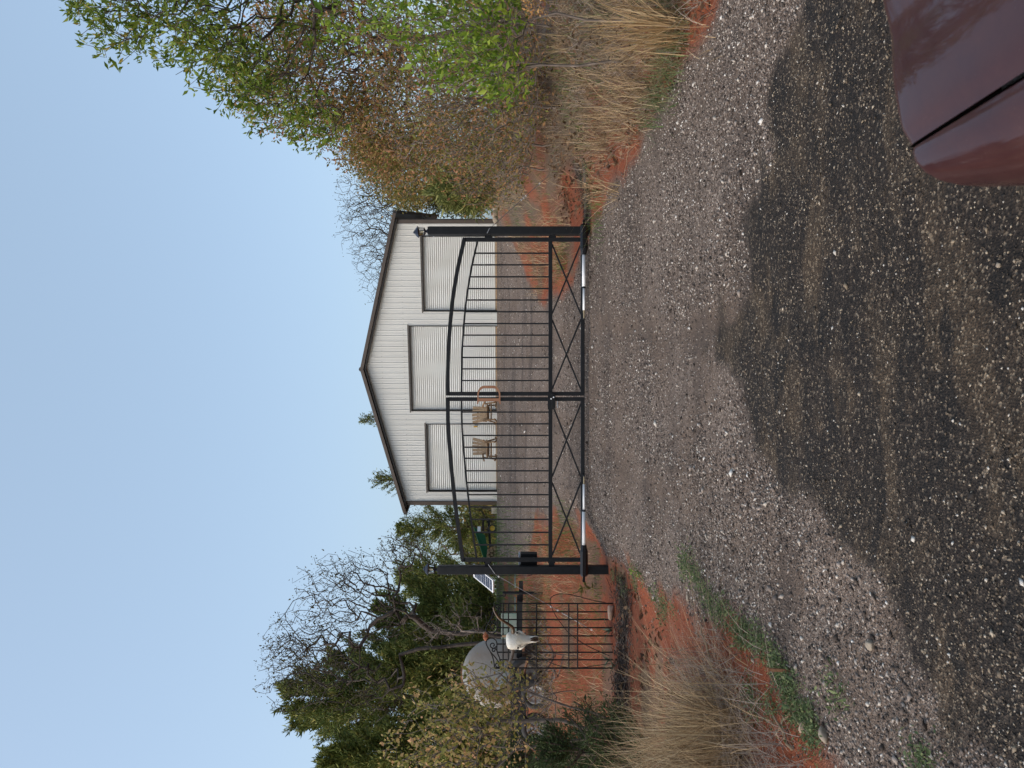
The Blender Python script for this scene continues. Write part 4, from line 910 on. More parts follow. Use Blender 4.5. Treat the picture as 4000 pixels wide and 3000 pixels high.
# ------------------------------------------------------------------ plants
def leaf_cards(P, D, S, aspect=0.5, fold=0.25, rng=None):
    """P points, D directions, S lengths -> folded diamond leaves (4 vertices, 2 triangles each)"""
    n = len(P); D = D / (np.linalg.norm(D, axis=1)[:, None] + 1e-9)
    q = rng.normal(size=(n, 3)); W = np.cross(D, q); W /= np.linalg.norm(W, axis=1)[:, None] + 1e-9; Nn = np.cross(D, W)
    S = np.asarray(S)[:, None]
    a = P; b_ = P + D * S * 0.45 + W * S * aspect / 2 + Nn * S * fold * 0.4; c = P + D * S; d = P + D * S * 0.45 - W * S * aspect / 2 + Nn * S * fold * 0.4
    V_ = np.stack([a, b_, c, d], 1).reshape(-1, 3); i = np.arange(n) * 4
    return V_, np.concatenate([np.stack([i, i + 1, i + 2], -1), np.stack([i, i + 2, i + 3], -1)])
def tubes_np(chains, n=4):
    """chains: list of (points (m,3), radii (m)) -> quads"""
    VV = []; FF = []; base = 0
    for P, R_ in chains:
        m = len(P)
        if m < 2: continue
        T_ = np.gradient(P, axis=0); T_ /= np.linalg.norm(T_, axis=1)[:, None] + 1e-9
        ref = np.array((0.37, 0.61, 0.70)); U = np.cross(T_, ref); U /= np.linalg.norm(U, axis=1)[:, None] + 1e-9; W = np.cross(T_, U)
        a = 2 * math.pi * np.arange(n) / n
        ring = P[:, None, :] + R_[:, None, None] * (np.cos(a)[None, :, None] * U[:, None, :] + np.sin(a)[None, :, None] * W[:, None, :])
        VV.append(ring.reshape(-1, 3))
        i = (np.arange(m - 1) * n)[:, None]; k = np.arange(n)[None, :]
        FF.append((base + np.stack([i + k, i + (k + 1) % n, i + n + (k + 1) % n, i + n + k], -1)).reshape(-1, 4)); base += m * n
    return np.concatenate(VV), np.concatenate(FF)

def grow(stems, targets, rng, step=0.35, jit=0.25, tip=0.004, expo=2.4, up=0.0, maxr=9):
    """greedy tree: each target hooks on to the nearest node. stems: list of polylines (first node = ground)."""
    pos = []; par = []
    for st_ in stems:
        prev = -1
        for p in st_:
            pos.append(np.array(p, float)); par.append(prev); prev = len(pos) - 1
    root_d = np.linalg.norm(targets - pos[len(stems[0]) - 1], axis=1); order = np.argsort(root_d + rng.uniform(0, 0.4, len(targets)))
    buf = np.zeros((len(pos) + len(targets) * 14, 3)); cnt = len(pos); buf[:cnt] = np.array(pos)
    low = stems[0][0][2] + 0.35 * (stems[0][-1][2] - stems[0][0][2])
    for k in order:
        t = targets[k]; d = buf[:cnt] - t; dist = np.linalg.norm(d, axis=1) + 0.8 * np.clip(buf[:cnt, 2] - t[2] + 0.1, 0, 9) * (1 - up) + 3.0 * (buf[:cnt, 2] < low)
        j = int(np.argmin(dist)); L_ = np.linalg.norm(buf[j] - t); m = min(12, max(1, int(L_ / step)))
        a = buf[j]; prev = j; side = rng.normal(0, jit, 3) * L_ * 0.5; side[2] += 0.15 * L_ * (1 if t[2] > a[2] else -0.3)
        for q in range(1, m + 1):
            f_ = q / m; p = a * (1 - f_) + t * f_ + side * math.sin(f_ * math.pi) * 0.6 + rng.normal(0, jit * 0.12 * step, 3) * (f_ < 1)
            buf[cnt] = p; par.append(prev); prev = cnt; cnt += 1
    pos = buf[:cnt]; par = np.array(par)
    rad = np.zeros(cnt); kids = [[] for _ in range(cnt)]
    for i in range(cnt - 1, -1, -1):
        if not kids[i]: rad[i] = tip ** expo
        if par[i] >= 0: rad[par[i]] += rad[i]; kids[par[i]].append(i)
    rad = np.minimum(rad ** (1 / expo), maxr)
    chains = []; starts = [(i, None) for i in range(cnt) if par[i] < 0]
    while starts:
        i, p0 = starts.pop(); ch = [] if p0 is None else [p0]
        while True:
            ch.append(i)
            if not kids[i]: break
            ks = sorted(kids[i], key=lambda q: -rad[q])
            for q in ks[1:]: starts.append((q, i))
            i = ks[0]
        ids = np.array(ch); rr_ = rad[ids].copy()
        if p0 is not None: rr_[0] = min(rr_[0], rr_[1] * 1.15)
        chains.append((pos[ids], rr_))
    tips = np.array([i for i in range(cnt) if rad[i] < tip * 2.6])
    dirs = pos[tips] - pos[np.maximum(par[tips], 0)]
    return chains, pos[tips], dirs
def in_ellipsoids(ells, n, rng, shell=0.0):
    """ells: (x, y, Y, rx, ry, rY) in photograph pixels / metres of depth, with relative weight last"""
    W = np.array([e[6] for e in ells], float); W /= W.sum(); out = []
    for e, wt in zip(ells, W):
        k = max(1, int(n * wt)); d = rng.normal(size=(k, 3)); d /= np.linalg.norm(d, axis=1)[:, None]
        r = (shell + (1 - shell) * rng.uniform(0, 1, k) ** (1 / 2.2))[:, None]; q = d * r
        c = at(e[0], e[1], e[2]); s = e[2] / F
        out.append(c + np.stack([q[:, 0] * e[4] * s, q[:, 1] * e[5], q[:, 2] * e[3] * s], -1))
    return np.concatenate(out)
def woody(name, label, cat, stems, ells, n, seed, bark, leafmat=None, per=6, size=0.06, spread=0.12, aspect=0.5, tip=0.004, jit=0.25, step=0.35, sides=4, group=None, up=0.0, keep=1.0, droop=0.0, maxr=9, part='crown', shell=0.0, expo=2.4):
    rng = np.random.default_rng(seed); T_ = in_ellipsoids(ells, n, rng, shell)
    T_ = T_[T_[:, 2] > ground(T_[:, 0], T_[:, 1], False) + 0.12]
    chains, tp, td = grow(stems, T_, rng, step, jit, tip, expo, up, maxr)
    root = thing(name, label, cat, stems[0][0], group)
    v, f = tubes_np(chains, sides); np_obj('trunk' if cat == 'tree' else 'stems', v, f, bark, root, smooth=True)
    if leafmat is not None:
        sel = rng.uniform(size=len(tp)) < keep; tp, td = tp[sel], td[sel]
        P = np.repeat(tp, per, 0) + rng.normal(0, spread / 2, (len(tp) * per, 3))
        D = np.repeat(td / (np.linalg.norm(td, axis=1)[:, None] + 1e-9), per, 0) * 0.9 + rng.normal(0, 0.5, (len(P), 3)); D[:, 2] -= droop
        ok = P[:, 2] > ground(P[:, 0], P[:, 1], False) + 0.02; P, D = P[ok], D[ok]
        S = size * rng.lognormal(0, 0.3, len(P))
        v, f = leaf_cards(P, D, S, aspect, 0.3, rng); np_obj(part if cat == 'tree' else 'leaves', v, f, leafmat, root)
    return root
def stem_line(x, y, x2, y2, Y, Y2=None, n=5, seed=0, wob=0.06, deep=0.15):
    Y2 = Y if Y2 is None else Y2; a = at(x, y, Y); b_ = at(x2, y2, Y2); a[2] = float(ground(a[0], a[1])) - deep
    rg = np.random.default_rng(seed); L_ = np.linalg.norm(b_ - a)
    return [a * (1 - t) + b_ * t + rg.normal(0, wob * L_ * 0.25, 3) * (0 < t) * A(1, 1, 0.3) for t in np.linspace(0, 1, n)]

LF = {}
LF['cedar'] = island_mat('cedar_foliage', [(0.0, (0.0671, 0.0921, 0.0211)), (0.45, (0.1305, 0.1671, 0.0382)), (0.8, (0.2238, 0.2449, 0.0593)), (1.0, (0.373, 0.3313, 0.0953))], 0.7, 0.15)
LF['cedar_light'] = island_mat('lighter_cedar_foliage', [(0.0, (0.0797, 0.1067, 0.0239)), (0.5, (0.1596, 0.194, 0.0426)), (1.0, (0.3418, 0.3299, 0.0851))], 0.7, 0.2)
LF['juniper'] = island_mat('dark_juniper_foliage', [(0.0, (0.030, 0.050, 0.018)), (0.5, (0.060, 0.090, 0.030)), (1.0, (0.11, 0.14, 0.05))], 0.7, 0.15)
LF['bud'] = island_mat('small_tree_buds', [(0.0, (0.0455, 0.0416, 0.0195)), (0.6, (0.0975, 0.091, 0.0338)), (1.0, (0.169, 0.1495, 0.0585))], 0.8, 0.2)
LF['fresh'] = island_mat('fresh_green_leaves', [(0.0, (0.075, 0.13, 0.016)), (0.5, (0.16, 0.235, 0.028)), (0.85, (0.25, 0.31, 0.045)), (1.0, (0.36, 0.26, 0.06))], 0.55, 0.35)
LF['bright'] = island_mat('bright_spring_leaves', [(0.0, (0.0939, 0.1675, 0.0198)), (0.5, (0.1877, 0.2873, 0.0309)), (1.0, (0.3413, 0.4069, 0.0557))], 0.5, 0.4)
LF['bronze'] = island_mat('bronze_young_leaves', [(0.0, (0.13, 0.15, 0.03)), (0.35, (0.22, 0.2, 0.05)), (0.65, (0.33, 0.19, 0.075)), (1.0, (0.46, 0.22, 0.12))], 0.6, 0.35)
LF['olive'] = island_mat('olive_young_leaves', [(0.0, (0.088, 0.0928, 0.0256)), (0.5, (0.192, 0.176, 0.0416)), (0.8, (0.304, 0.208, 0.056)), (1.0, (0.4, 0.24, 0.08))], 0.6, 0.3)
LF['oak'] = island_mat('pale_oak_leaves', [(0.0, (0.1834, 0.1834, 0.0395)), (0.45, (0.3669, 0.3301, 0.0872)), (0.75, (0.5136, 0.3669, 0.1426)), (1.0, (0.6236, 0.3485, 0.1742))], 0.6, 0.35)
LF['pine'] = island_mat('pine_needles', [(0.0, (0.0931, 0.1207, 0.0328)), (0.5, (0.1995, 0.2254, 0.0637)), (1.0, (0.3458, 0.322, 0.1092))], 0.6, 0.2)
LF['straw'] = island_mat('dry_grass_blades', [(0.0, (0.1693, 0.1095, 0.0607)), (0.35, (0.3123, 0.2125, 0.1148)), (0.7, (0.4684, 0.3285, 0.1822)), (1.0, (0.5986, 0.4636, 0.2834))], 0.7, 0.25)
LF['straw_gold'] = island_mat('golden_dry_grass', [(0.0, (0.2338, 0.138, 0.059)), (0.5, (0.425, 0.276, 0.1313)), (1.0, (0.5525, 0.4025, 0.2231))], 0.65, 0.25)
LF['straw_grey'] = island_mat('grey_dead_twigs', [(0.0, (0.135, 0.1013, 0.081)), (0.5, (0.27, 0.2093, 0.1688)), (1.0, (0.4455, 0.3645, 0.297))], 0.8, 0.1)
LF['grass'] = island_mat('green_grass_blades', [(0.0, (0.049, 0.091, 0.0196)), (0.5, (0.091, 0.161, 0.035)), (1.0, (0.182, 0.252, 0.07))], 0.6, 0.25)
LF['weed'] = island_mat('grey_green_weeds', [(0.0, (0.0744, 0.1075, 0.0459)), (0.5, (0.1381, 0.1857, 0.0765)), (1.0, (0.2338, 0.2639, 0.1148))], 0.7, 0.25)
LF['litter'] = island_mat('fallen_brown_leaves', [(0.0, (0.07, 0.035, 0.018)), (0.5, (0.16, 0.085, 0.045)), (1.0, (0.27, 0.17, 0.10))], 0.8, 0.1)
LF['aloe'] = island_mat('grey_green_aloe', [(0.0, (0.085, 0.145, 0.095)), (1.0, (0.15, 0.21, 0.13))], 0.5, 0.1)

def cedar(name, label, x_top, x_base, y, Y, half_px, seed, n=9000, m='cedar', lean=0.0, group='cedars around the building', base=True, ragged=0.35, size=0.135):
    """red cedar: ragged spire of upturned sprays on short limbs"""
    rg = np.random.default_rng(seed); top = at(x_top, y, Y); bs = at(x_base, y, Y); bs[2] = float(ground(bs[0], bs[1])) - 0.1
    Hh = top[2] - bs[2]; Rm = half_px * Y / F
    root = thing(name, label, 'tree', bs, group)
    tr_ = [bs * (1 - t) + top * t + A(0.05 * math.sin(5 * t + seed), 0, 0) for t in np.linspace(0, 0.97, 9)]
    chains = [(np.array(tr_), np.linspace(0.035 * Hh / 2 + 0.03, 0.012, 9))]
    nl = int(70 + Hh * 9); P = []; D = []
    tt = np.sort(rg.uniform(0.06, 0.99, nl))
    for t in tt:
        az = rg.uniform(0, 2 * math.pi); prof = (1 - t) ** 0.62 * (0.35 + 0.65 * min(1, t / 0.16)); L_ = Rm * prof * rg.uniform(1 - ragged * 1.3, 1 + ragged * 0.8) + 0.10
        h = A(math.cos(az), math.sin(az), 0); p0 = bs * (1 - t) + top * t
        m_ = 6; pts = []
        for q in np.linspace(0, 1, m_): pts.append(p0 + h * L_ * q + A(0, 0, L_ * (0.15 * q + 0.55 * q * q) * (0.6 + 0.9 * t)))
        pts = np.array(pts); chains.append((pts, np.linspace(0.02 + 0.012 * L_, 0.006, m_)))
        k = int(1.9 * n / nl * (0.35 + L_ / Rm)); f_ = rg.uniform(0.18, 1.0, k) ** 0.75
        idx = f_ * (m_ - 1); i0 = np.minimum(idx.astype(int), m_ - 2); fr = (idx - i0)[:, None]
        pp = pts[i0] * (1 - fr) + pts[i0 + 1] * fr; sp_ = 0.06 + 0.20 * L_ * (1 - f_ * 0.55)
        pp = pp + rg.normal(0, 1, (k, 3)) * sp_[:, None] * A(0.45, 0.45, 0.45)
        P.append(pp); D.append(h * 0.55 + A(0, 0, 0.55) + rg.normal(0, 0.5, (k, 3)))
    P = np.concatenate(P); D = np.concatenate(D)
    v, f = tubes_np(chains, 4); np_obj('trunk', v, f, MT['bark_brown'], root, smooth=True)
    v, f = leaf_cards(P, D, size * rg.lognormal(0, 0.35, len(P)), 0.24, 0.3, rg); np_obj('crown', v, f, LF[m], root)
    return root

# ---- left side, from back to front
cedar('cedar_tree', 'cedar tip showing over the roof left of the ridge', 1408, 2000, 1640, 52, 75, 61, 3500, ragged=0.5)
cedar('cedar_tree', 'cedar tops showing over the roof near its left eave', 1440, 2000, 1875, 52, 95, 62, 4500, ragged=0.5)
cedar('cedar_tree', 'tall dark cedar between the building and the left gate post', 1560, 1945, 2062, 40, 120, 63, 9000, ragged=0.6)
cedar('cedar_tree', 'broad lighter cedar behind the left post lantern', 1560, 1985, 2250, 34, 150, 64, 9000, 'cedar_light', ragged=0.7)
cedar('cedar_tree', 'dense dark cedar behind the solar panel and bare tree', 1480, 1995, 2400, 27, 170, 65, 14000, ragged=0.5)
cedar('cedar_tree', 'tallest dark cedar, behind the round tank', 1110, 2010, 2720, 25, 240, 66, 22000, ragged=0.5)
cedar('cedar_tree', 'pointed dark cedar left of the tallest one', 1150, 2010, 2810, 26.5, 190, 67, 14000, ragged=0.6)
cedar('cedar_tree', 'green cedar at the left margin of the view', 1265, 2015, 2960, 22, 210, 68, 16000, 'cedar_light', ragged=0.5)
cedar('cedar_tree', 'broad cedar right behind the crown of the bare tree', 1290, 2000, 2580, 27.5, 190, 70, 15000, ragged=0.5)
cedar('cedar_tree', 'dark cedar filling the gap behind the budding shrub', 1520, 2020, 2610, 21.5, 210, 69, 14000, ragged=0.6)
woody('bare_tree', 'thin bare tree beside the left eave of the building', 'tree', [stem_line(1945, 2010, 1750, 2015, 44, seed=1)], [(1660, 2030, 44, 100, 70, 1.5, 1)], 160, 71, MT['bark'], LF['bud'], 2, 0.10, 0.25, tip=0.010, group='leafless trees')
woody('bare_tree', 'slender bare tree above the left gate leaf corner', 'tree', [stem_line(1950, 2150, 1760, 2165, 38, seed=2)], [(1650, 2170, 38, 110, 70, 1.5, 1)], 190, 72, MT['bark_grey'], LF['bud'], 2, 0.09, 0.25, tip=0.008, group='leafless trees')
woody('bare_tree', 'large gnarled bare tree with tiny buds before the left cedars', 'tree',
      [stem_line(2000, 2480, 1690, 2470, 20, seed=3, n=7, wob=0.05), stem_line(2000, 2484, 1560, 2555, 20, 20.3, seed=4, n=7, wob=0.05)],
      [(1250, 2490, 20, 220, 170, 1.8, 3), (1180, 2620, 20.5, 170, 150, 1.6, 2.4), (1330, 2280, 20, 190, 130, 1.5, 2.2), (1560, 2160, 19.6, 110, 90, 1.0, 1.0), (1430, 2700, 20, 170, 100, 1.4, 1.2), (1480, 2400, 20, 150, 120, 1.5, 0.9), (1120, 2540, 20, 100, 60, 1.0, 0.6)],
      2100, 73, MT['bark'], LF['bud'], 3, 0.055, 0.14, tip=0.0058, jit=0.28, step=0.24, group='leafless trees', keep=0.8, expo=2.4, maxr=0.10)
woody('bare_tree', 'small twisted dead tree in front of the dark cedar', 'tree', [stem_line(2000, 2470, 1800, 2470, 18.8, seed=14)], [(1700, 2470, 18.8, 110, 70, 0.7, 1), (1800, 2420, 18.8, 110, 90, 0.7, 1)], 240, 74, MT['bark_grey'], None, tip=0.005, jit=0.5, group='leafless trees', maxr=0.028)
woody('budding_shrub', 'large shrub of pale yellow green leaves at the left edge, before the tank', 'shrub',
      [stem_line(2180, 2870, 1950, 2800, 9.3, seed=5, n=6), stem_line(2190, 2880, 1900, 2930, 9.1, seed=6, n=6), stem_line(2185, 2860, 2020, 2690, 9.4, seed=7, n=6)],
      [(1760, 2770, 9.4, 190, 110, 0.8, 1.2), (1920, 2850, 9.2, 190, 140, 0.9, 2.0), (1680, 2930, 9.3, 220, 110, 0.8, 1.4), (1960, 2700, 9.5, 110, 90, 0.6, 1.0), (1850, 2660, 9.6, 110, 50, 0.5, 0.35), (1800, 3000, 9.1, 280, 110, 0.8, 1.2)],
      620, 75, MT['bark_grey'], LF['oak'], 6, 0.050, 0.10, 0.62, tip=0.0035, step=0.16, jit=0.35, keep=0.85, maxr=0.05)
cedar('young_cedar', 'low dark green cedar bush beneath the budding shrub', 1990, 2230, 2960, 9.8, 170, 76, 9000, 'juniper', ragged=0.4, size=0.045, group='young evergreens')
cedar('young_cedar', 'small dark cedar bush behind the dry grass at the left edge', 2120, 2290, 2930, 8.6, 150, 77, 6000, 'juniper', ragged=0.4, size=0.040, group='young evergreens')
woody('brush', 'tangle of grey twigs on red soil behind the trellis', 'shrub', [stem_line(2180, 2560, 2120, 2555, 13, seed=8), stem_line(2170, 2700, 2110, 2705, 13, seed=9), stem_line(2160, 2450, 2110, 2450, 13.6, seed=20)],
      [(2130, 2600, 13, 60, 160, 1.0, 2), (2120, 2760, 12.6, 60, 120, 0.8, 1.4), (2110, 2460, 13.6, 50, 90, 0.8, 0.8)], 420, 78, MT['bark_grey'], LF['olive'], 2, 0.035, 0.1, tip=0.003, jit=0.5, keep=0.5, maxr=0.012)

# ---- right side
woody('leaning_tree', 'tree with fresh green leaves leaning in from the upper right corner', 'tree',
      [stem_line(2300, -420, 1100, -300, 9.6, seed=10, n=7, wob=0.04), stem_line(2320, -560, 900, -430, 9.2, seed=11, n=7, wob=0.04)],
      [(560, 60, 9.2, 260, 130, 1.0, 1.6), (820, 170, 9.4, 190, 190, 1.0, 2.2), (430, 120, 9.2, 150, 90, 0.8, 0.5), (1000, 330, 9.8, 170, 190, 1.0, 2.2), (700, -120, 9.2, 330, 160, 1.2, 1.8), (1200, 460, 10.2, 140, 130, 0.9, 1.0), (1150, 100, 9.8, 200, 200, 1.0, 1.4), (330, 40, 9.1, 90, 40, 0.4, 0.22)],
      1500, 81, MT['bark'], LF['fresh'], 6, 0.078, 0.07, 0.36, tip=0.003, step=0.2, jit=0.3, keep=0.9, maxr=0.09)
woody('bronze_tree', 'tall tree with orange bronze young leaves on the right', 'tree',
      [stem_line(2250, 120, 1450, 150, 13.5, seed=12, n=7, wob=0.04), stem_line(2260, 260, 1600, 330, 14.0, seed=13, n=6, wob=0.04)],
      [(1150, 300, 13.5, 280, 230, 1.4, 2.6), (1420, 480, 14, 200, 170, 1.3, 2.2), (1300, 80, 13.2, 330, 160, 1.3, 2.2), (1550, 300, 13.5, 240, 200, 1.3, 1.8), (1560, 620, 14.5, 170, 110, 1.1, 1.2)],
      2900, 82, MT['bark_grey'], LF['bronze'], 10, 0.072, 0.20, 0.42, tip=0.004, step=0.25, jit=0.35, keep=0.9, maxr=0.09)
woody('olive_tree', 'rounded olive and rust coloured tree right of the building', 'tree',
      [stem_line(2020, 660, 1700, 660, 28, seed=15), stem_line(2020, 590, 1650, 560, 26, seed=16)],
      [(1570, 675, 28, 190, 110, 1.8, 2.4), (1750, 550, 25, 180, 150, 1.6, 1.8), (1450, 590, 27, 130, 100, 1.4, 1.0), (1800, 700, 28, 140, 90, 1.3, 0.9)],
      1100, 83, MT['bark_grey'], LF['olive'], 20, 0.09, 0.42, 0.5, tip=0.009, step=0.4, jit=0.3, maxr=0.16)
woody('olive_tree', 'leafy olive tree hugging the right wall of the building', 'tree', [stem_line(2000, 770, 1800, 770, 38, seed=44)], [(1690, 775, 38, 180, 55, 1.6, 1.6), (1830, 780, 38, 100, 50, 1.4, 0.9)],
      420, 45, MT['bark_grey'], LF['olive'], 22, 0.13, 0.5, 0.45, tip=0.012, step=0.5, maxr=0.14)
for k, (y, x0, hw, Y, sd, lab) in enumerate(((760, 1310, 120, 46, 84, 'bare tree behind the building, its crown beyond the right eave'), (900, 1310, 120, 47, 85, 'bare spreading tree rising over the right end of the roof'), (1010, 1370, 95, 47, 86, 'bare tree with a low fork over the right roof slope'), (1120, 1400, 90, 48, 87, 'smallest bare tree over the roof, nearest the ridge'))):
    woody('bare_tree', lab, 'tree', [stem_line(1950, y, 1640, y + 10, Y, seed=sd)], [(x0 + 130, y, Y, 145, hw, 2.0, 2), (x0 + 210, y + 20, Y, 120, hw, 2.0, 1)], (820, 760, 620, 480)[k], sd, MT['bark'], LF['bud'], 2, 0.085, 0.3, tip=0.0095, jit=0.4, step=0.45, keep=(0.7 if k < 2 else 0.25), group='leafless trees', expo=2.3, maxr=0.17)
woody('young_pine', 'young light green pine beside the building corner', 'tree', [stem_line(1960, 745, 1680, 745, 22, seed=17)], [(1800, 740, 22, 120, 70, 0.8, 1), (1860, 745, 22, 60, 85, 0.8, 0.5)], 320, 88, MT['bark_brown'], LF['pine'], 30, 0.20, 0.18, 0.12, tip=0.008, group='young evergreens', maxr=0.07)
woody('bright_shrub', 'bright green leafy shrub leaning over the right bank', 'shrub',
      [stem_line(2260, 60, 1950, 90, 7.4, seed=18, n=6), stem_line(2260, -120, 1800, -60, 7.2, seed=19, n=6), stem_line(2250, 250, 1980, 260, 7.8, seed=21, n=5)],
      [(1900, 110, 7.3, 170, 170, 0.6, 2.6), (1640, 60, 7.4, 230, 120, 0.6, 1.6), (1960, 300, 7.8, 120, 120, 0.5, 1.2), (1400, 70, 7.6, 200, 80, 0.6, 0.7), (1750, 270, 7.8, 160, 110, 0.5, 0.9), (1800, -120, 7.2, 330, 150, 0.7, 1.4)],
      950, 89, MT['bark_grey'], LF['bright'], 5, 0.066, 0.09, 0.45, tip=0.0022, step=0.15, jit=0.4, keep=0.7, maxr=0.013)
woody('brush', 'dense grey brown leafless thicket below the bronze tree', 'shrub',
      [stem_line(2180, 420, 1900, 400, 11.5, seed=22), stem_line(2170, 560, 1900, 560, 12.5, seed=23), stem_line(2200, 260, 1850, 240, 10.5, seed=24), stem_line(2170, 660, 1960, 650, 13.5, seed=25), stem_line(2210, 120, 1800, 60, 10.5, seed=26)],
      [(1850, 480, 12, 260, 200, 1.4, 3), (1950, 620, 13, 150, 110, 1.0, 1.2), (1700, 300, 11.4, 280, 200, 1.4, 2.2), (2020, 330, 11, 130, 200, 1.0, 1.6), (1900, 100, 10.8, 300, 160, 1.0, 1.6), (1600, 520, 13, 170, 140, 1.2, 1.0)],
      3600, 90, MT['bark_grey'], LF['bronze'], 6, 0.050, 0.2, 0.5, tip=0.0035, step=0.2, jit=0.55, keep=0.6, maxr=0.018)
woody('brush', 'arching pale twigs hanging beside the young pine', 'shrub',
      [stem_line(2110, 690, 1980, 660, 15, seed=27), stem_line(2110, 600, 1950, 600, 15, seed=28)], [(1900, 700, 15, 170, 110, 1.0, 1), (1800, 600, 15, 170, 120, 1.0, 1)], 800, 91, MT['bark_grey'], LF['bronze'], 4, 0.06, 0.22, tip=0.004, jit=0.55, keep=0.6, maxr=0.018)
woody('shrub_sprig', 'sprig of small orange blossoms hanging at the top right margin', 'shrub', [stem_line(2280, -160, 2050, -60, 6.2, seed=29)], [(2090, 25, 6.2, 40, 36, 0.15, 1)], 26, 92, MT['bark_grey'], island_mat('orange_blossom', [(0, (0.42, 0.20, 0.06)), (1, (0.58, 0.34, 0.13))], 0.6, 0.3), 6, 0.018, 0.04, 0.8, tip=0.003, maxr=0.006)

# ---- far woods on both sides
def far_woods():
    rg = np.random.default_rng(99); P = []; ch = []
    for k in range(240):
        x = rg.choice([rg.uniform(-75, -7), rg.uniform(8.5, 80), rg.uniform(-75, -7)]); y = rg.uniform(56, 74) - (0.16 * abs(x) if abs(x) > 20 else 0); z0 = float(ground(x, y, False)); h = rg.uniform(3.0, 6.0) * (0.75 if abs(x) < 16 else 1.0)
        ch.append((np.array([[x, y, z0 - 0.2], [x + rg.normal(0, .2), y, z0 + h * 0.5], [x + rg.normal(0, .4), y, z0 + h]]), np.array([0.14, 0.09, 0.02])))
        m = 190; d = rg.normal(size=(m, 3)); d /= np.linalg.norm(d, axis=1)[:, None]
        P.append(A(x, y, z0 + h * 0.55) + d * (rg.uniform(0.2, 1, m) ** 0.5)[:, None] * A(1.7, 1.7, h * 0.55))
    P = np.concatenate(P); v, f = leaf_cards(P, rg.normal(size=P.shape), 0.42 * rg.lognormal(0, 0.3, len(P)), 0.5, 0.3, rg)
    o = np_obj('far_woods', v, f, LF['olive']); tag(o, 'distant olive green woods behind the building and cedars', 'woods', kind='stuff')
    v, f = tubes_np(ch, 4); o2 = np_obj('tree_trunks', v, f, MT['bark'], o); tag(o2, kind='stuff')
far_woods()

# ---- grasses
def blades(centres, per, hgt, lean, width, rg, spread, curl=0.5, n=3):
    k = len(centres) * per; Cc = np.repeat(centres, per, 0); base = Cc[:, :2] + rg.normal(0, spread, (k, 2)) if np.isscalar(spread) else Cc[:, :2] + rg.normal(0, 1, (k, 2)) * spread
    z = ground(base[:, 0], base[:, 1]) - 0.01
    az = rg.uniform(0, 2 * math.pi, k); L_ = hgt * rg.uniform(0.45, 1.15, k); ln = np.abs(rg.normal(lean, lean * 0.7, k))
    h = np.stack([np.cos(az), np.sin(az), np.zeros(k)], -1); sd = np.stack([-np.sin(az + rg.normal(0, 1, k)), np.cos(az), np.zeros(k)], -1)
    sd /= np.linalg.norm(sd, axis=1)[:, None]
    B0 = np.concatenate([base, z[:, None]], 1); rows = []
    for i in range(n + 1):
        t = i / n; c = B0 + h * (ln * L_ * (t * (1 - curl) + curl * t * t))[:, None] + A(0, 0, 1) * (L_ * t * (1 - 0.35 * np.minimum(ln, 1.2) * t))[:, None]
        wv = width * (1 - 0.85 * t); rows.append(np.stack([c - sd * wv / 2, c + sd * wv / 2], 1))
    V_ = np.stack(rows, 1).reshape(-1, 3); i = (np.arange(k) * (n + 1) * 2)[:, None]; j = (np.arange(n) * 2)[None, :]
    return V_, np.stack([i + j, i + j + 1, i + j + 3, i + j + 2], -1).reshape(-1, 4)
def grass(name, label, specs, m, seed, cat='grass'):
    rg = np.random.default_rng(seed); VV = []; FF = []; b_ = 0
    for (cen, per, hgt, lean, wd, spr) in specs:
        v, f = blades(np.asarray(cen, float), per, hgt, lean, wd, rg, spr); VV.append(v); FF.append(f + b_); b_ += len(v)
    o = np_obj(name, np.concatenate(VV), np.concatenate(FF), m); return tag(o, label, cat, kind='stuff')
rg = np.random.default_rng(7)
def scatter(n, x0, x1, y0, y1, ok=None):
    p = np.stack([rg.uniform(x0, x1, n), rg.uniform(y0, y1, n)], -1)
    return p if ok is None else p[ok(p)]
off = lambda p: inside(p[:, 0], p[:, 1]) < 0.25
clumpy = lambda q, s, t: fbm(q[:, 0] * s, q[:, 1] * s, 71, 3) > t
lc = scatter(190, -4.4, -2.15, 4.6, 7.0, lambda p: (p[:, 0] < -0.30 * p[:, 1] - 0.45) & off(p) & clumpy(p, 2.2, 0.40))
grass('dry_grass', 'tall pale dry grass heap on the left verge', [(lc, 18, 0.80, 0.50, 0.0080, 0.08), (lc, 26, 0.50, 1.3, 0.0070, 0.14)], LF['straw'], 1)
lc2 = scatter(150, -4.0, -1.9, 3.9, 6.2, lambda p: (p[:, 0] < -0.34 * p[:, 1] - 0.20) & off(p))
grass('dead_twig_grass', 'grey matted dead stalks at the base of the left dry grass', [(lc2, 26, 0.32, 1.3, 0.0055, 0.15)], LF['straw_grey'], 2)
rc = np.concatenate([scatter(190, 2.85, 5.2, 5.6, 10.2, off), scatter(45, 3.3, 5.6, 10.0, 13.5, off), scatter(80, 4.2, 8.0, 13.0, 19, off)])
grass('dry_grass', 'straw coloured dry grass covering the right bank', [(rc[clumpy(rc, 1.8, 0.46)], 14, 0.52, 0.6, 0.008, 0.08), (rc, 16, 0.26, 1.4, 0.007, 0.22)], LF['straw'], 3)
grass('dead_twig_grass', 'grey brown dead stalks matted between the straw on the right bank', [(rc, 16, 0.30, 1.2, 0.007, 0.22)], LF['straw_grey'], 13)
ax_, ay_ = gp(2690, 95); cc = np.array([(ax_, ay_), (ax_ + 0.05, ay_ + 0.06), (ax_ - 0.05, ay_ + 0.16), (ax_ + 0.1, ay_ + 0.25)])
grass('golden_grass', 'golden tussock of tall dry grass at the right gravel edge', [(cc, 36, 0.92, 0.34, 0.010, 0.05)], LF['straw_gold'], 4)
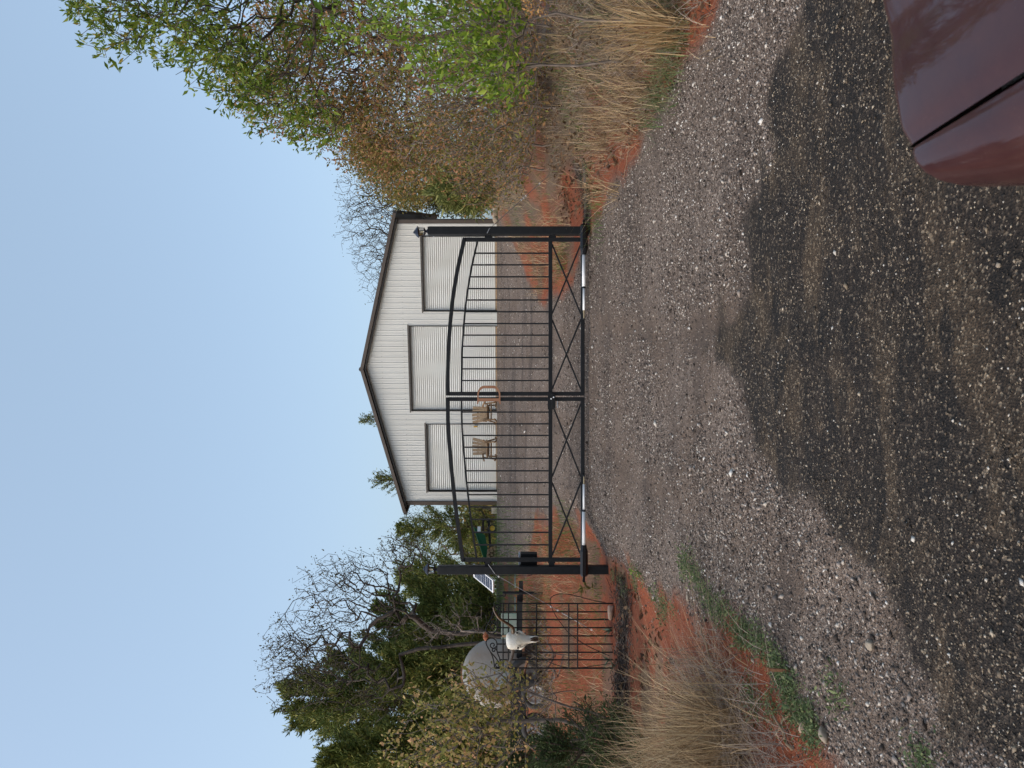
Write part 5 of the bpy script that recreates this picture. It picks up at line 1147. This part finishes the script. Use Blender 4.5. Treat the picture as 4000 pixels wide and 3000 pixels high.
tus = np.array([gp(2420, 790), gp(2390, 640), gp(2440, 520), gp(2500, 420), gp(2350, 760), gp(2600, 250)])
tus = tus + rg.normal(0, 0.08, tus.shape) + A(0.15, 0.1)
grass('dry_grass', 'leaning straw stalks along the red edge right of the gravel', [(tus, 30, 0.62, 0.55, 0.009, 0.09)], LF['straw'], 5)
gr = np.concatenate([np.array([gp(x, y) for x, y in ((2640, 330), (2660, 250), (2600, 390), (2620, 150), (2700, 150), (2570, 450), (2660, 60))]) + A(0.12, 0.05)])
grass('green_grass', 'blue green grass spilling on to the right gravel edge', [(gr, 110, 0.26, 0.9, 0.006, 0.15)], LF['weed'], 6)
far = np.concatenate([np.array([gp(x, y) for x, y in ((2190, 2100), (2210, 2150), (2230, 2060), (2160, 2140), (2150, 2110), (2250, 2120), (2200, 2010), (2185, 1040), (2215, 1010), (2200, 985), (2350, 850), (2330, 835), (2110, 2400), (2150, 2330))])])
grass('green_grass', 'bright green grass tufts on the red soil just beyond the gate', [(far, 70, 0.24, 0.7, 0.007, 0.20)], LF['grass'], 8)
fd = np.concatenate([scatter(60, 1.9, 3.4, 12.2, 17.5, off), scatter(170, -7.5, -2.6, 11.4, 18, off), scatter(170, 3.3, 8.2, 12.5, 24, off)])
grass('dry_grass', 'sparse dry grass on the red soil behind the gate', [(fd, 12, 0.42, 0.8, 0.010, 0.16)], LF['straw'], 9)
fg = np.concatenate([scatter(120, -8, -2.6, 11.3, 18, off), scatter(60, 2.2, 7.5, 12, 22, off), scatter(70, 2.9, 5.0, 6, 11, off)])
grass('green_grass', 'thin green grass growing through the litter on both verges', [(fg, 18, 0.20, 0.9, 0.009, 0.22)], LF['grass'], 12)
ld = np.concatenate([scatter(70, -14, -5, 17.5, 27), scatter(90, -16, -5.8, 27, 45), scatter(70, 7.2, 18, 20, 42)])
grass('meadow_grass', 'short green grass under the cedars and beside the building', [(ld, 60, 0.32, 0.6, 0.016, 0.8)], LF['grass'], 10)
# low weeds beside the left wheel track
def weeds():
    r2 = np.random.default_rng(31); c = []
    for (x, y, x2, y2, n) in ((2670, 2180, 2900, 2480, 26), (2880, 2430, 3060, 2600, 14), (3060, 2600, 3190, 2880, 20), (2560, 2330, 2620, 2400, 9), (2400, 2220, 2440, 2300, 6), (3230, 2640, 3330, 2730, 2), (3520, 2970, 3680, 3000, 3), (2900, 2700, 3050, 2780, 9), (2450, 2180, 2500, 2260, 5)):
        for t in r2.uniform(0, 1, n): c.append(A(*gp(x + (x2 - x) * t + r2.normal(0, 16), y + (y2 - y) * t + r2.normal(0, 16))))
    c = np.array(c); k = 95; P = np.repeat(c, k, 0) + r2.normal(0, 0.055, (len(c) * k, 2)); z = ground(P[:, 0], P[:, 1]) + r2.uniform(0.0, 0.045, len(P))
    D = r2.normal(0, 1, (len(P), 3)); D[:, 2] = np.abs(D[:, 2]) * 0.6
    v, f = leaf_cards(np.concatenate([P, z[:, None]], 1), D, 0.019 * r2.lognormal(0, 0.35, len(P)), 0.40, 0.3, r2)
    tag(np_obj('green_weeds', v, f, LF['weed']), 'low grey green weeds creeping along the left gravel edge', 'weeds', kind='stuff')
weeds()
def litter_leaves():
    r2 = np.random.default_rng(33); p = np.concatenate([scatter(2600, 2.7, 5.6, 5.0, 13.0, off), scatter(900, -5.0, -2.4, 4.4, 10.8, off)])
    c = np.array(gp(2120, 360)); p = np.concatenate([p, c + r2.normal(0, 0.22, (260, 2))]); z = ground(p[:, 0], p[:, 1]) + 0.015 + r2.uniform(0, 0.05, len(p))
    D = r2.normal(0, 1, (len(p), 3)); D[:, 2] *= 0.25
    v, f = leaf_cards(np.concatenate([p, z[:, None]], 1), D, 0.06 * r2.lognormal(0, 0.3, len(p)), 0.6, 0.5, r2)
    tag(np_obj('leaf_litter', v, f, LF['litter']), 'fallen brown leaves scattered over both verges', 'leaves', kind='stuff')
litter_leaves()
def mulch_twigs():
    r2 = np.random.default_rng(35); n = 1500; x = np.concatenate([r2.uniform(-5.0, -2.75, n), r2.uniform(2.4, 3.3, 300)]); y = np.concatenate([10.25 + r2.normal(0, 0.26, n), 11.3 + r2.normal(0, 0.16, 300)])
    a = np.stack([x, y, ground(x, y) + 0.01], -1); ang = r2.uniform(0, 2 * math.pi, len(x)); L_ = r2.uniform(0.05, 0.22, len(x)); b_ = a + np.stack([np.cos(ang) * L_, np.sin(ang) * L_ * 0.7, r2.uniform(-0.01, 0.06, len(x))], -1)
    v, f = tubes_np([(np.array([p, (p + q) / 2 + r2.normal(0, 0.008, 3), q]), np.array([0.004, 0.004, 0.002])) for p, q in zip(a, b_)], 3)
    tag(np_obj('mulch_twigs', v, f, island_mat('dark_mulch', [(0, (0.02, 0.017, 0.015)), (0.6, (0.06, 0.048, 0.041)), (1, (0.26, 0.20, 0.16))], 0.9)), 'dark twiggy mulch strip below the trellis and right post', 'mulch', kind='stuff')
mulch_twigs()
# aloes and single small plants
def aloe(x, y, label, n, ln, seed, group='small aloes at the trellis foot'):
    px_, py_ = gp(x, y); r2 = np.random.default_rng(seed); z0 = float(ground(px_, py_)); o = A(px_, py_, z0)
    r = thing('aloe_plant', label, 'plant', o, group)
    for k in range(n):
        a = 2 * math.pi * k / n + r2.uniform(-0.3, 0.3); h = A(math.cos(a), math.sin(a), 0); sd = A(-math.sin(a), math.cos(a), 0); L_ = ln * r2.uniform(0.7, 1.1); rise = r2.uniform(0.45, 1.0)
        rows = [[o + h * L_ * t * (0.4 + 0.5 * t) + A(0, 0, L_ * rise * t * (1 - 0.35 * t)) + sd * w_ * 0.016 * (1 - t) ** 0.7 + A(0, 0, 0.006 * abs(w_)) for w_ in (-1, 0, 1)] for t in np.linspace(0, 1, 6)]
        MB().grid(rows).build('aloe_leaf', LF['aloe'], r)
aloe(2392, 2462, 'grey green aloe at the foot of the iron trellis, right of centre', 9, 0.26, 1)
aloe(2385, 2578, 'grey green aloe under the left end of the iron trellis', 8, 0.24, 2)
aloe(2405, 2600, 'smallest aloe, lying outermost left below the trellis', 6, 0.17, 3)
def sprout(x, y, label, n, ln, m, seed, wd=0.35):
    px_, py_ = gp(x, y); r2 = np.random.default_rng(seed); o = A(px_, py_, float(ground(px_, py_)))
    r = thing('sprout', label, 'plant', o, 'single green sprouts')
    top = o + A(0.03, 0, ln); MB().tube([o, (o + top) / 2 + A(0.015, 0, 0), top], [0.006, 0.005, 0.003], 5).build('stem', LF['grass'], r)
    P = np.array([o * (1 - t) + top * t for t in r2.uniform(0.15, 1, n)]); D = r2.normal(0, 1, (n, 3)); D[:, 2] = 0.4
    v, f = leaf_cards(P, D, ln * 0.55 * r2.lognormal(0, 0.2, n), wd, 0.3, r2); np_obj('leaves', v, f, m, r)
sprout(2510, 2243, 'small bright broadleaf sprout on the red mound by the left post', 10, 0.11, LF['bright'], 4)
sprout(2330, 2300, 'yellow green feathery weed between the left post and the trellis', 34, 0.26, LF['olive'], 5, 0.10)
sprout(2205, 1046, 'small lone yellow green sprout on the drive beyond the right gate leaf', 12, 0.10, LF['bright'], 6)

# ---- gravel stones
def pebbles(name, label, P, S, m, seed, detail=False):
    r2 = np.random.default_rng(seed); n = len(P)
    if detail:
        base = np.array([(1, 0, 0), (-1, 0, 0), (0, 1, 0), (0, -1, 0), (0, 0, 1), (0, 0, -1)] + [(a * .64, b_ * .64, c * .64) for a in (-1, 1) for b_ in (-1, 1) for c in (-1, 1)], float)
        def ci(a, b_, c): return 6 + (a > 0) * 4 + (b_ > 0) * 2 + (c > 0)
        tri = []
        for ax in range(3):
            for s in (0, 1):
                sg = 1 if s == 0 else -1; v = ax * 2 + s; o_ = [i for i in range(3) if i != ax]; cs = []
                for a, b_ in ((-1, -1), (1, -1), (1, 1), (-1, 1)):
                    c = [0, 0, 0]; c[ax] = sg; c[o_[0]] = a; c[o_[1]] = b_; cs.append(ci(*c))
                for k in range(4): tri.append((v, cs[k], cs[(k + 1) % 4]))
        tri = np.array(tri)
        nrm = np.cross(base[tri[:, 1]] - base[tri[:, 0]], base[tri[:, 2]] - base[tri[:, 0]]); flip = (nrm * base[tri].mean(1)).sum(1) < 0; tri[flip] = tri[flip][:, ::-1]
    else:
        base = np.array([(1, 0, 0), (0, 1, 0), (-1, 0, 0), (0, -1, 0), (0, 0, 1), (0, 0, -1)], float)
        tri = np.array([(0, 1, 4), (1, 2, 4), (2, 3, 4), (3, 0, 4), (1, 0, 5), (2, 1, 5), (3, 2, 5), (0, 3, 5)])
    nb = len(base); Bv = base[None] * (1 + r2.normal(0, 0.16, (n, nb, 1)))
    sc_ = np.stack([r2.uniform(0.8, 1.35, n), r2.uniform(0.6, 1.0, n), r2.uniform(0.38, 0.7, n)], -1) * S[:, None] / 2
    Bv = Bv * sc_[:, None, :]; a = r2.uniform(0, 6.28, n); ca, sa = np.cos(a)[:, None], np.sin(a)[:, None]; tl_ = r2.normal(0, 0.3, n)[:, None]
    x = Bv[..., 0] * ca - Bv[..., 1] * sa; y = Bv[..., 0] * sa + Bv[..., 1] * ca; z = Bv[..., 2] + tl_ * Bv[..., 0]
    zz = ground(P[:, 0], P[:, 1]) + sc_[:, 2] * 0.45
    v = np.stack([x + P[:, :1], y + P[:, 1:2], z + zz[:, None]], -1).reshape(-1, 3)
    f = (np.arange(n)[:, None, None] * nb + tri[None]).reshape(-1, 3)
    return tag(np_obj(name, v, f, m, smooth=True), label, 'gravel', kind='stuff')
def cone_points(n, y0, y1, pw, r2):
    """stones over the view's ground strip, thinning with distance"""
    y = y0 + (y1 - y0) * r2.uniform(0, 1, n) ** pw; x = r2.uniform(-0.62, 0.62, n) * y; return np.stack([x, y], -1)
r3 = np.random.default_rng(77)
LF['peb_light'] = island_mat('mixed_grey_gravel', [(0.0, (0.036, 0.026, 0.020)), (0.40, (0.112, 0.084, 0.068)), (0.66, (0.20, 0.156, 0.130)), (0.84, (0.33, 0.27, 0.228)), (0.95, (0.52, 0.45, 0.375)), (1.0, (0.72, 0.67, 0.61))], 0.75)
LF['peb_dark'] = island_mat('mixed_gravel_on_dark_road', [(0.0, (0.024, 0.019, 0.016)), (0.38, (0.055, 0.043, 0.034)), (0.62, (0.13, 0.095, 0.066)), (0.84, (0.30, 0.235, 0.165)), (0.95, (0.46, 0.38, 0.29)), (1.0, (0.62, 0.58, 0.53))], 0.75)
p = cone_points(135000, 1.9, 12.4, 1.35, r3); i_ = inside(p[:, 0], p[:, 1]); wt = wet_road(p[:, 0], p[:, 1])
clump = np.clip(sstep((fbm(p[:, 0] * 1.9, p[:, 1] * 1.9, 61, 4) - 0.30) / 0.30) + 0.6 * sstep((-p[:, 0] - 0.1) / 0.6) * sstep((3.6 - p[:, 1]) / 0.8), 0, 1)
keep_d = (i_ > r3.uniform(0.2, 0.9, len(p))) & (wt > 0.5) & (r3.uniform(size=len(p)) < 0.25 + 0.75 * clump)
pd = p[keep_d]; sd_ = 0.0072 * r3.lognormal(0, 0.45, len(pd)); pebbles('road_gravel', 'cream and brown stones strewn over the dark damp road', pd, sd_, LF['peb_dark'], 1, False)
keep_l = (i_ > r3.uniform(0.0, 0.9, len(p))) & (wt <= 0.5)
fine_ = lambda q: r3.uniform(size=len(q)) < (1 - 0.75 * track(q[:, 0], q[:, 1])) * (0.30 + 0.70 * sstep((fbm(q[:, 0] * 1.2, q[:, 1] * 1.2, 91, 4) - 0.32) / 0.22))
pl = np.concatenate([p[keep_l], cone_points(120000, 4.0, 13.5, 1.0, r3)]); pl = pl[(inside(pl[:, 0], pl[:, 1]) > r3.uniform(0.05, 0.9, len(pl))) & (wet_road(pl[:, 0], pl[:, 1]) < r3.uniform(0.2, 0.8, len(pl)))]
pl = pl[fine_(pl)]
pebbles('driveway_gravel', 'small grey and white stones covering the driveway', pl, 0.0114 * r3.lognormal(0, 0.43, len(pl)) * (1 + 0.03 * pl[:, 1]), LF['peb_light'], 2)
pf = cone_points(26000, 12.5, 28.5, 1.0, r3); pf = pf[(inside(pf[:, 0], pf[:, 1]) > 0.5) & (np.abs(pf[:, 0]) < 7)]
pebbles('yard_gravel', 'pale gravel on the drive between gate and building', pf, 0.026 * r3.lognormal(0, 0.35, len(pf)), LF['peb_light'], 3)
pv = scatter(2600, -3.2, -1.2, 3.2, 9.5, lambda q: (inside(q[:, 0], q[:, 1]) < 0.6) & (inside(q[:, 0] + 0.5, q[:, 1]) > 0.3))
pebbles('verge_gravel', 'stones strayed on to the red soil of the left verge', pv, 0.012 * r3.lognormal(0, 0.4, len(pv)), LF['peb_light'], 4)
